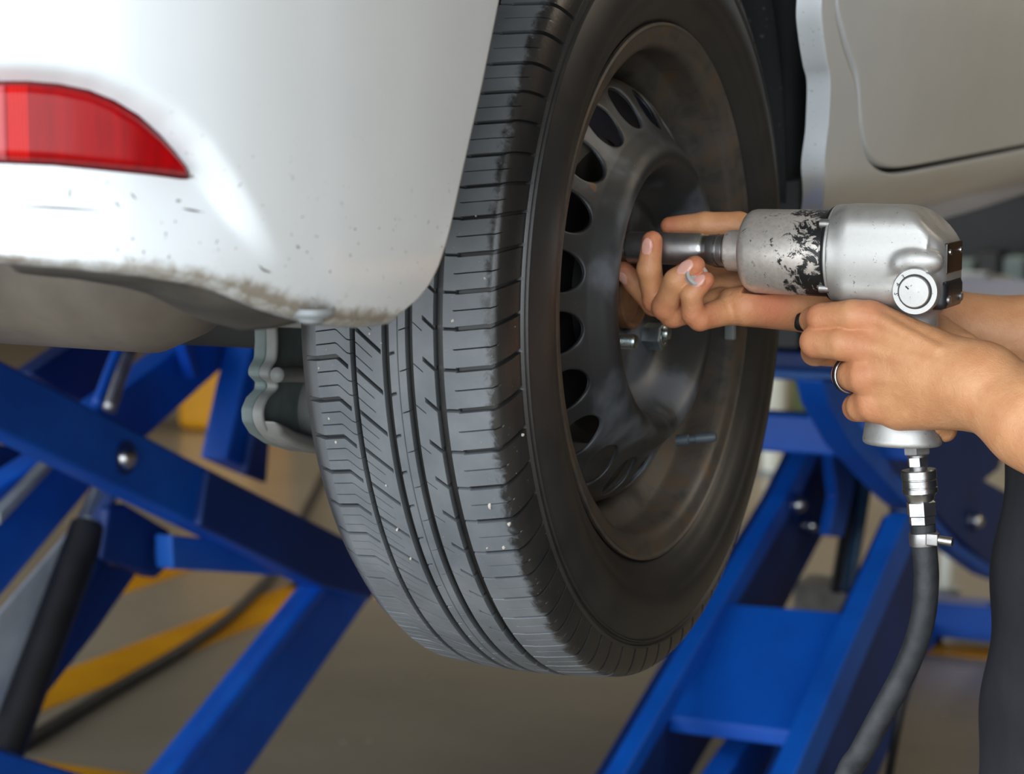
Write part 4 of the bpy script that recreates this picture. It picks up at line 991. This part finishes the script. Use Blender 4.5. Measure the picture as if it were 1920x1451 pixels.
def sd_body(P):
    d = sd_box(P, (0.1965, AY, AZ - 0.0005), (0.0425, 0.0335, 0.0352), 0.015)
    # barrel-like front
    q = P - AX(0).astype(np.float32); rad = np.sqrt(q[..., 1] ** 2 + q[..., 2] ** 2)
    front = np.maximum(rad - 0.0362, np.maximum(0.1535 - P[..., 0], P[..., 0] - 0.227))
    d = np.maximum(d, 0.1535 - P[..., 0])
    d = smin(d, front, 0.006)
    smax = lambda a, b, k: -smin(-a, -b, k)
    n = np.array([0.70, 0, 0.715], np.float32); d = smax(d, (P - np.array([0.2235, 0, 0.0625], np.float32)) @ n, 0.006)
    n = np.array([0.62, -0.62, 0.48], np.float32); n = n / np.linalg.norm(n); d = smax(d, (P - np.array([0.2365, -0.062, 0.058], np.float32)) @ n, 0.006)
    # hood over the dial, pointed lug to its left and the round dial boss
    c = P7(1718, 546, -0.070)
    q = P - c.astype(np.float32); rr = np.sqrt(q[..., 0] ** 2 + q[..., 2] ** 2)
    h0 = smin(sd_ell(P, P7(1716, 489, -0.0660), np.eye(3), (0.0205, 0.0095, 0.0105)), sd_cone(P, P7(1648, 524, -0.0660), P7(1686, 497, -0.0685), 0.0014, 0.0048), 0.004)
    d = smin(d, np.maximum(h0, 0.0172 - rr), 0.0016)
    boss = np.maximum(rr - 0.0160, np.abs(P[..., 1] + 0.052) - 0.0205) 
    d = smin(d, boss, 0.0025)
    d = smin(d, sd_cone(P, P7(1652, 530, -0.064), P7(1690, 548, -0.062), 0.0012, 0.0075), 0.003)
    d = np.maximum(d, -np.maximum(rr - 0.0128, np.abs(P[..., 1] + 0.0745) - 0.0035))      # recess for the dial
    # handle
    hx = 0.1965 + (P[..., 2] - AZ) * -0.02
    z = P[..., 2]; fl = np.clip((-0.062 - z) / 0.035, 0, 1); fl = fl * fl
    ex = 0.0262 + 0.0030 * fl; ey = 0.0180 + 0.0040 * fl
    rr = np.sqrt(((P[..., 0] - hx - 0.004) / ex) ** 2 + ((P[..., 1] - AY) / ey) ** 2)
    h = (rr - 1) * ey; h = smax(h, -0.101 - z, 0.003); h = np.maximum(h, z - 0.02)
    return smin(d, h, 0.008)
V, F = surface_nets(sd_body, (0.150, -0.084, -0.106), (0.245, 0.004, 0.078), 0.0009)
body = mk('motor_housing', V, F, M['alu'], wrench); body['label'] = 'scuffed cast aluminium housing with pistol grip'
c = P7(1718, 546, -0.070)
dial = lathe('power_dial', [(0.0, 0.0), (0.0, 0.0112), (0.0055, 0.0112), (0.0063, 0.0106), (0.0066, 0.0)], (c[0], -0.0705, c[2]), (0, -1, 0), M['alu'], wrench, 48); dial['label'] = 'round power setting dial'
lathe('dial_ring', [(0.0, 0.0115), (0.0018, 0.0117), (0.0018, 0.0160), (0.0, 0.0164)], (c[0], -0.0722, c[2]), (0, -1, 0), M['alu'], wrench, 48)
lathe('dial_groove', [(0.0, 0.0112), (0.0008, 0.0113), (0.0008, 0.0124), (0.0, 0.0126)], (c[0], -0.0733, c[2]), (0, -1, 0), M['black'], wrench, 48)
def numeral(ch, px, py, rot, size=0.0044):
    cu = bpy.data.curves.new('dial_numeral', 'FONT'); cu.body = ch; cu.size = size; cu.extrude = 0.00015; cu.align_x = 'CENTER'; cu.align_y = 'CENTER'
    o = bpy.data.objects.new('tmp', cu); COL.objects.link(o); bpy.context.view_layer.update()
    me = bpy.data.meshes.new_from_object(o.evaluated_get(bpy.context.evaluated_depsgraph_get())); bpy.data.objects.remove(o)
    n = bpy.data.objects.new('dial_numeral', me); COL.objects.link(n); n.parent = wrench
    me.materials.clear(); me.materials.append(M['numeral']); p = P7(px, py, -0.0741)
    n.matrix_world = Matrix.Translation(Vector((p[0], -0.0741, p[2]))) @ Matrix.Rotation(math.radians(90), 4, 'X') @ Matrix.Rotation(rot, 4, 'Z')
M['numeral'] = simple('numeral_black', srgb(28, 27, 26), 0.6, 0, srgb(40, 38, 36), 50)
numeral('5', 1681, 551.5, 1.35); numeral('4', 1684, 534, 0.95); numeral('3', 1693.5, 519.5, 0.5)
mk_ = prism('dial_mark', [P7(1697, 537, -0.0765) , P7(1699, 535.5, -0.0765), P7(1705, 541, -0.0765), P7(1703, 543, -0.0765)], (0, -0.0007, 0), M['black'], dial, 0)
# rear name plate on the back face
pl = boxb('name_plate', (0.2368, -0.0570, 0.0260), (0.2396, -0.0150, 0.0480), simple('dark_brown_plate', srgb(30, 22, 18), 0.25, 0, srgb(66, 40, 22), 40, spec=0.6), wrench, 0.001)
pl['label'] = 'dark brown plate riveted to the back'
for yy in (-0.051, -0.021): lathe('rivet', [(0, 0.0022), (0.0008, 0.0021), (0.0014, 0.0012), (0.0015, 0)], (0.2396, yy, 0.0415), (1, 0, 0), M['steel'], pl, 16)
cap = boxb('rear_cap', (0.2250, -0.0625, 0.0005), (0.2405, -0.0120, 0.0225), simple('dark_cast', srgb(58, 60, 64), 0.35, 0.5, srgb(44, 46, 50), 40), wrench, 0.005); cap['label'] = 'dark end cap at the lower back'
for yy in (-0.056, -0.022): cyl('cap_screw', (0.2395, yy, 0.008), (0.2420, yy, 0.008), 0.0032, M['darksteel'], cap, 14)
tg = onY(1512, 602, AY); cyl('trigger', np.array([0.180, AY, tg[2]]), np.array([tg[0] - 0.002, AY, tg[2]]), 0.0050, M['darksteel'], wrench, 20)
kn = lathe('trigger_knob', [(0, 0), (0, 0.0056), (0.002, 0.0068), (0.009, 0.0068), (0.011, 0.005), (0.011, 0)], onY(1494, 602, AY) , (1, 0, -0.12), M['black'], wrench, 24)

# ------------------------------------------------------------------ air hose with its quick coupling
hose = thing('air_hose', 'grey rubber air hose with steel coupling and clamp under the wrench', 'air hose')
HX = lambda px, py, Y=AY: onY(px, py, Y)
def vl(name, prof, mat, n=40, parent=hose, smooth=True, rot=0.0):
    """turned part on the coupling axis; prof = (image row, radius)"""
    a = HX(1719, 838); b = HX(1733, 1022); d = (b - a) / np.linalg.norm(b - a); L = np.linalg.norm(b - a); k = L / (1022 - 838)
    return lathe(name, [((y - 838) * k, r) for y, r in prof], a, d, mat, parent, n, smooth=smooth, rot=rot)
vl('inlet_hex', [(830, 0.0), (830, 0.0095), (832, 0.0102), (850, 0.0102), (852, 0.0095), (852, 0)], M['darksteel'], 6, smooth=False, rot=0.3)
vl('plug_stem', [(850, 0.0068), (882, 0.0062)], M['darksteel'])
vl('plug_hex', [(855, 0.005), (857, 0.0078), (873, 0.0078), (876, 0.005)], M['steel'], 6, smooth=False, rot=0.1)
vl('coupler_sleeve', [(880, 0.006), (880, 0.0122), (882, 0.0128), (896, 0.0128), (897, 0.0121), (899, 0.0121), (900, 0.0126), (911, 0.0126), (912, 0.0120), (914, 0.0120), (914.5, 0.0128), (923, 0.0128), (925, 0.012), (930, 0.0104), (940, 0.0092)], M['steel'])
vl('coupler_nut', [(937, 0.006), (937, 0.0095), (941, 0.0111), (965, 0.0111), (967, 0.0095)], M['steel'], 6, smooth=False, rot=0.1)
vl('coupler_hex', [(967, 0.006), (967, 0.0102), (981, 0.0102), (983, 0.0085)], M['steel'], 6, smooth=False, rot=0.1)
clamp = vl('hose_clamp', [(998, 0.0090), (998, 0.0105), (1000, 0.0107), (1020, 0.0107), (1022, 0.0105), (1022, 0.0090)], M['darksteel']); clamp['label'] = 'steel worm clamp'
c = HX(1752, 1010, AY - 0.006); boxb('clamp_housing', c + np.array([-0.005, -0.006, -0.0045]), c + np.array([0.004, 0.002, 0.0045]), M['darksteel'], clamp, 0.001)
cyl('clamp_screw', c + np.array([0.002, -0.002, 0]), c + np.array([0.014, -0.002, -0.001]), 0.0034, M['steel'], clamp, 12)
hp = [HX(1730, 983), HX(1733, 1022), HX(1737, 1090), HX(1728, 1170), HX(1700, 1250), HX(1658, 1330), HX(1615, 1410), HX(1575, 1490)]
e = hp[-1]; hp += [e + np.array([-0.03, -0.03, -0.14]), np.array([e[0] - 0.04, e[1] - 0.14, FLOOR + 0.08]), np.array([e[0] - 0.02, e[1] - 0.40, FLOOR + 0.010]), np.array([0.9, -1.2, FLOOR + 0.010]), np.array([2.6, -1.4, FLOOR + 0.010])]
tube('hose', catmull(hp, 140), 0.0092, M['rubber'], hose, 24)

# ------------------------------------------------------------------ the mechanic
person = thing('person', 'person in a charcoal shirt reaching in from the right, working the wrench with both hands', 'person')
J = lambda px, py, Y: onY(px, py, Y)
def chain_sd(P, ch, k):
    d = None
    for (a, ra), (b, rb) in zip(ch[:-1], ch[1:]):
        e = sd_cone(P, a, b, ra, rb); d = e if d is None else smin(d, e, k)
    return d
NAIL = []
def nail(a, b, r, nrm, f=0.72, s=1.0):
    """a->b distal bone, nrm = back-of-finger direction"""
    a, b = np.asarray(a), np.asarray(b); t = (b - a) / np.linalg.norm(b - a); n = np.asarray(nrm, float); n = n - t * (n @ t); n /= np.linalg.norm(n)
    NAIL.append((a + (b - a) * f + n * r * 0.93, np.array([t, np.cross(n, t), n]), (0.0066 * s, 0.0048 * s, 0.0017)))
toCam = lambda p: (CAM - p) / np.linalg.norm(CAM - p)
# --- right hand: palm up under the socket, fingers curling up towards the camera, thumb behind
rI = [(J(1322, 522, 0.012), .0110), (J(1262, 578, -0.010), .0102), (J(1226, 570, -0.026), .0090), (J(1190, 531, -0.034), .0083), (J(1169, 507, -0.036), .0070)]
rM = [(J(1338, 548, -0.004), .0112), (J(1262, 582, -0.034), .0104), (J(1229, 562, -0.050), .0098), (J(1217, 505, -0.0595), .0092), (J(1223, 452, -0.0590), .0077)]
rR = [(J(1352, 566, -0.020), .0112), (J(1262, 588, -0.052), .0104), (J(1247, 576, -0.0590), .0098), (J(1268, 527, -0.0690), .0093), (J(1303, 499, -0.0660), .0078)]
rP = [(J(1372, 580, -0.034), .0112), (J(1312, 597, -0.0600), .0092), (J(1300, 588, -0.0640), .0086), (J(1296, 552, -0.0700), .0080), (J(1324, 525, -0.0670), .0062)]
rT = [(J(1500, 520, 0.028), .0190), (J(1432, 450, 0.004), .0135), (J(1385, 424, -0.006), .0108), (J(1322, 421, -0.012), .0096), (J(1256, 424, -0.015), .0072)]
palmR = [(J(1560, 572, 0.022), J(1350, 548, -0.004), .0190, .0125), (J(1560, 580, 0.018), J(1372, 572, -0.028), .0190, .0130), (J(1540, 560, 0.026), J(1335, 530, 0.008), .0190, .0120),
         (J(1520, 575, 0.004), J(1400, 574, -0.034), .0150, .0150), (J(1520, 545, 0.026), J(1440, 475, 0.010), .0190, .0140)]
armR = [(J(1545, 574, 0.020), .0215), (J(1600, 580, 0.030), .0215), (J(1760, 604, 0.050), .0245), (J(1930, 640, 0.085), .0330), (np.array([0.42, 0.17, -0.045]), .0420), (np.array([0.50, 0.215, -0.055]), .0430)]
nail(rI[3][0], rI[4][0], .0070, np.array([-0.55, -0.75, 0.25]), 0.70, 0.9)
nail(rM[3][0], rM[4][0], .0080, toCam(rM[4][0]) + np.array([-0.45, 0, 0]), 0.82, 1.0)
nail(rR[3][0], rR[4][0], .0081, toCam(rR[4][0]) + np.array([-0.25, 0, 0.5]), 0.72, 1.08)
nail(rP[3][0], rP[4][0], .0066, toCam(rP[4][0]) + np.array([-0.1, 0, 0.75]), 0.76, 0.92)
RH_FL = [(q[i][0], .012) for q in (rI, rM, rR, rP) for i in (1, 2, 4)] + [(J(1440, 570, -0.03), .02), (rT[4][0], .014)]
# --- left hand: back to the camera, fingers wrapped round the grip
lI = [(J(1628, 594, -0.066), .0122), (J(1600, 592, -0.068), .0116), (J(1541, 596, -0.062), .0108), (J(1524, 600, -0.040), .0096), (J(1556, 604, -0.022), .0080)]
lM = [(J(1616, 648, -0.070), .0128), (J(1580, 644, -0.070), .0122), (J(1530, 641, -0.062), .0116), (J(1528, 660, -0.036), .0100), (J(1585, 668, -0.012), .0084)]
lR = [(J(1622, 705, -0.070), .0130), (J(1604, 703, -0.062), .0118), (J(1588, 703, -0.048), .0110), (J(1600, 703, -0.014), .0098), (J(1665, 703, -0.004), .0085)]
lP = [(J(1636, 757, -0.064), .0125), (J(1616, 762, -0.056), .0108), (J(1606, 764, -0.044), .0100), (J(1622, 762, -0.014), .0088), (J(1672, 758, -0.006), .0078)]
lT = [(J(1800, 670, -0.030), .0190), (J(1755, 625, -0.002), .0140), (J(1705, 610, 0.004), .0108), (J(1640, 606, 0.002), .0092), (J(1600, 604, 0.000), .0080)]
wr = J(1838, 716, -0.078)
palmL = [(wr, J(1640, 598, -0.062), .0210, .0125), (wr, J(1630, 652, -0.066), .0230, .0135), (wr, J(1634, 706, -0.066), .0240, .0138), (J(1830, 735, -0.074), J(1648, 756, -0.062), .0225, .0135),
         (J(1815, 748, -0.066), J(1690, 772, -0.060), .0200, .0130), (J(1810, 690, -0.055), J(1690, 640, -0.052), .0200, .0140), (J(1760, 792, -0.034), J(1772, 806, -0.030), .0110, .0088)]
tendL = [(J(1642, 596, -0.0745), J(1760, 656, -0.0905), .0036, .0016), (J(1628, 650, -0.0785), J(1780, 694, -0.0935), .0040, .0018), (J(1634, 706, -0.0785), J(1775, 716, -0.0925), .0034, .0014), (J(1648, 757, -0.073), J(1770, 741, -0.0885), .0030, .0012)]
armL = [(J(1826, 716, -0.076), .0250), (J(1862, 738, -0.080), .0265), (J(1935, 786, -0.092), .0325), (np.array([0.43, -0.150, -0.120]), .0430), (np.array([0.52, -0.170, -0.150]), .0440)]
LH_FL = [(q[i][0], .013) for q in (lI, lM, lR, lP) for i in (0, 2)]
def sd_rh(P):
    d = None
    for ch in (rI, rM, rR, rP, rT):
        e = chain_sd(P, ch, 0.0022); d = e if d is None else smin(d, e, 0.0012)
    p = chain_sd(P, armR, 0.010)
    for a, b, ra, rb in palmR: p = smin(p, sd_cone(P, a, b, ra, rb), 0.009)
    d = smin(d, p, 0.0035)
    for c, ax, r in NAIL: d = smin(d, sd_ell(P, c, ax, r), 0.0006)
    # keep clear of the socket, anvil bush and hammer case that the hand rests against
    q = P - np.array([0, AY, AZ], np.float32); rad = np.sqrt(q[..., 1] ** 2 + q[..., 2] ** 2)
    tool = np.where(P[..., 0] < 0.067, np.where(P[..., 0] < -0.0125, 1, rad - 0.0126), np.where(P[..., 0] < 0.082, rad - 0.0161, np.where(P[..., 0] < 0.152, rad - 0.0321, rad - 0.0368)))
    return np.maximum(d, -tool)
def sd_lh(P):
    d = None
    for ch in (lI, lM, lR, lP, lT):
        e = chain_sd(P, ch, 0.0022); d = e if d is None else smin(d, e, 0.0014)
    p = chain_sd(P, armL, 0.012)
    for a, b, ra, rb in palmL: p = smin(p, sd_cone(P, a, b, ra, rb), 0.012)
    for a, b, ra, rb in tendL: p = smin(p, sd_cone(P, a, b, ra, rb), 0.006)
    d = smin(d, p, 0.0050)
    return np.maximum(d, -sd_body(P) + 0.0004)
# --- rest of the body in coarse resolution
shL, shR, elL, elR = np.array([0.56, -0.10, 0.24]), np.array([0.56, 0.30, 0.26]), np.array([0.52, -0.170, -0.150]), np.array([0.50, 0.215, -0.055])
neck, head = np.array([0.545, 0.10, 0.31]), np.array([0.505, 0.10, 0.455])
def sd_rest(P):
    d = chain_sd(P, [(elL, .043), (shL, .050)], 0.01)
    d = np.minimum(d, chain_sd(P, [(elR, .042), (shR, .050)], 0.01))
    d = smin(d, sd_cone(P, neck + np.array([0.02, 0, -0.06]), head + np.array([0.02, 0, -0.05]), .058, .054), 0.03)
    I = np.eye(3)
    h = sd_ell(P, head + np.array([0.010, 0, 0.03]), I, (0.098, 0.078, 0.100)); h = smin(h, sd_ell(P, head + np.array([-0.030, 0, -0.045]), I, (0.062, 0.056, 0.066)), 0.03)
    h = smin(h, sd_cone(P, head + np.array([-0.085, 0, 0.010]), head + np.array([-0.108, 0, -0.026]), .008, .014), 0.012)   # nose
    h = smin(h, sd_cone(P, head + np.array([-0.086, -0.018, -0.062]), head + np.array([-0.086, 0.018, -0.062]), .008, .008), 0.01)   # lips
    for s in (-1, 1):
        h = smin(h, sd_ell(P, head + np.array([0.018, s * 0.080, -0.005]), I, (0.018, 0.010, 0.030)), 0.008)   # ears
        h = -smin(-h, sd_ell(P, head + np.array([-0.094, s * 0.031, 0.012]), I, (0.016, 0.018, 0.010)), 0.008)   # eye sockets
        h = smin(h, sd_ell(P, head + np.array([-0.076, s * 0.031, 0.012]), I, (0.011, 0.014, 0.009)), 0.003)     # eyes
    return smin(d, h, 0.02)
Vs, Fs, Ms, Fl = [], [], [], []; off = 0
for fn, lo, hi, vs, flu in ((sd_rh, (-0.035, -0.090, -0.105), (0.50, 0.262, 0.095), 0.0010, RH_FL), (sd_lh, (0.105, -0.222, -0.200), (0.55, 0.025, 0.050), 0.0010, LH_FL), (sd_rest, (0.36, -0.30, -0.23), (0.68, 0.45, 0.62), 0.007, [])):
    V, F = surface_nets(fn, lo, hi, vs)
    mi = np.zeros(len(F), int); fc = V[F].mean(1)
    if fn is sd_rh:
        for c, ax, r in NAIL:
            q = (fc - c) @ ax.T; mi[((q[:, 0] / r[0]) ** 2 + (q[:, 1] / r[1]) ** 2 < 0.92) & (q[:, 2] > -0.0022)] = 1
    f_ = np.zeros(len(V))
    for c, r in flu: f_ = np.maximum(f_, np.exp(-(((V - c) ** 2).sum(1)) / (r * r)))
    Vs.append(V); Fs.append(F + off); Ms.append(mi); Fl.append(f_); off += len(V)
skin = mk('body', np.concatenate(Vs), np.concatenate(Fs), None, person, mats=[M['skin'], M['nail']], midx=np.concatenate(Ms), attrs={'flush': np.concatenate(Fl)})
sm = skin.modifiers.new('smooth', 'SMOOTH'); sm.factor = 0.5; sm.iterations = 1
# shirt, trousers, shoes, hair
def fold(P, amp, f1, f2): return amp * (np.sin(P[..., 2] * f1 + P[..., 1] * f2) * 0.6 + np.sin(P[..., 2] * f1 * 0.37 - P[..., 0] * f2 * 1.3 + 1.0) * 0.4)
def torso_sd(P):
    z = P[..., 2]; t = np.clip((z + 0.35) / 0.6, 0, 1)
    cx = 0.369 + 0.040 * t + 0.35 * np.maximum(0, t - 0.42); a = 0.132 - 0.004 * np.sin(t * 3.14) ; b = 0.180 + 0.03 * t
    r = np.sqrt(((P[..., 0] - cx) / a) ** 2 + ((P[..., 1] - 0.10) / b) ** 2); return (r - 1) * a
def sd_shirt(P):
    d = torso_sd(P); z = P[..., 2]
    d = np.maximum(d, z - 0.27); d = smin(d, sd_cone(P, shL, shR, .062, .062), 0.05)
    d = np.maximum(d, -0.44 - z)
    d = smin(d, sd_cone(P, shL, shL + (elL - shL) * 0.62, .066, .060), 0.03); d = smin(d, sd_cone(P, shR, shR + (elR - shR) * 0.62, .066, .060), 0.03)
    d = smin(d, sd_cone(P, neck + np.array([0.015, 0, -0.05]), neck + np.array([0.01, 0, 0.0]), .066, .062), 0.03)
    return d - fold(P, 0.004, 60, 24)
V, F = surface_nets(sd_shirt, (0.16, -0.30, -0.47), (0.70, 0.47, 0.40), 0.0065); mk('shirt', V, F, M['shirt'], person)['label'] = 'plain charcoal shirt'
def sd_pants(P):
    d = np.maximum(torso_sd(P) + 0.008, np.maximum(P[..., 2] + 0.40, -0.50 - P[..., 2]))
    for s, kx, fx in ((-1, 0.36, 0.47), (1, 0.40, 0.55)):
        hip = np.array([0.375, 0.10 + s * 0.085, -0.46]); kn_ = np.array([kx, 0.10 + s * 0.16, -0.60]); an_ = np.array([fx, 0.10 + s * 0.20, FLOOR + 0.075])
        d = smin(d, chain_sd(P, [(hip, .092), (kn_, .068), (an_, .052)], 0.03), 0.03)
    return d - fold(P, 0.004, 50, 20)
V, F = surface_nets(sd_pants, (0.15, -0.28, FLOOR + 0.02), (0.70, 0.46, -0.34), 0.009); mk('trousers', V, F, M['shirt'], person)
for s, fx in ((-1, 0.47), (1, 0.55)):
    a_ = np.array([fx, 0.10 + s * 0.20, FLOOR + 0.045])
    def sd_shoe(P): 
        d = smin(sd_cone(P, a_ + np.array([0.03, 0, 0.0]), a_ + np.array([-0.15, s * 0.02, -0.005]), .046, .040), sd_cone(P, a_, a_ + np.array([0, 0, 0.06]), .048, .046), 0.03); return np.maximum(d, FLOOR + 0.001 - P[..., 2])
    V, F = surface_nets(sd_shoe, a_ - np.array([0.22, 0.09, 0.06]), a_ + np.array([0.12, 0.09, 0.13]), 0.007); mk('shoe', V, F, M['black'], person)
def sd_hair(P):
    d = sd_ell(P, head + np.array([0.020, 0, 0.045]), np.eye(3), (0.106, 0.088, 0.103)); n = np.array([-0.75, 0, -0.66], np.float32)
    return np.maximum(d, (P - (head + np.array([-0.045, 0, 0.045])).astype(np.float32)) @ n) + fold(P, 0.002, 300, 200)
V, F = surface_nets(sd_hair, head - np.array([0.13, 0.12, 0.15]), head + np.array([0.16, 0.12, 0.17]), 0.006); mk('hair', V, F, M['hair'], person)
# finger ring on the left hand
ra, rb = lR[1][0], lR[2][0]
rgd = (lR[2][0] - lR[0][0]); rgc = J(1594, 703, -0.0535)
rg = lathe('finger_ring', [(-0.0026, 0.0128), (-0.0024, 0.0134), (-0.0010, 0.0138), (0.0010, 0.0138), (0.0024, 0.0134), (0.0026, 0.0128)], rgc, rgd, M['steel'], person, 48); rg['label'] = 'silver ring with a dark engraved band'
lathe('engraved_band', [(-0.0009, 0.0132), (-0.0009, 0.01395), (0.0013, 0.01395), (0.0013, 0.0132)], rgc, rgd, M['black'], rg, 48)
# lug nut held between the curled fingers and the palm
na = J(1302, 522, -0.0665); nd = np.array([0.55, -0.70, 0.42]); nd /= np.linalg.norm(nd)
hn = thing('lug_nut', 'loose chrome lug nut held in the curled fingers under the socket', 'lug nut')
hexnut('nut_body', na - nd * 0.012, na + nd * 0.006, 0.0092, M['chrome'], hn, 0.2)
lathe('nut_rim', [(0.003, 0.0078), (0.0065, 0.0090), (0.0082, 0.0084), (0.0084, 0.0062), (0.004, 0.0055), (0.004, 0)], na, nd, M['chrome'], hn, 32)
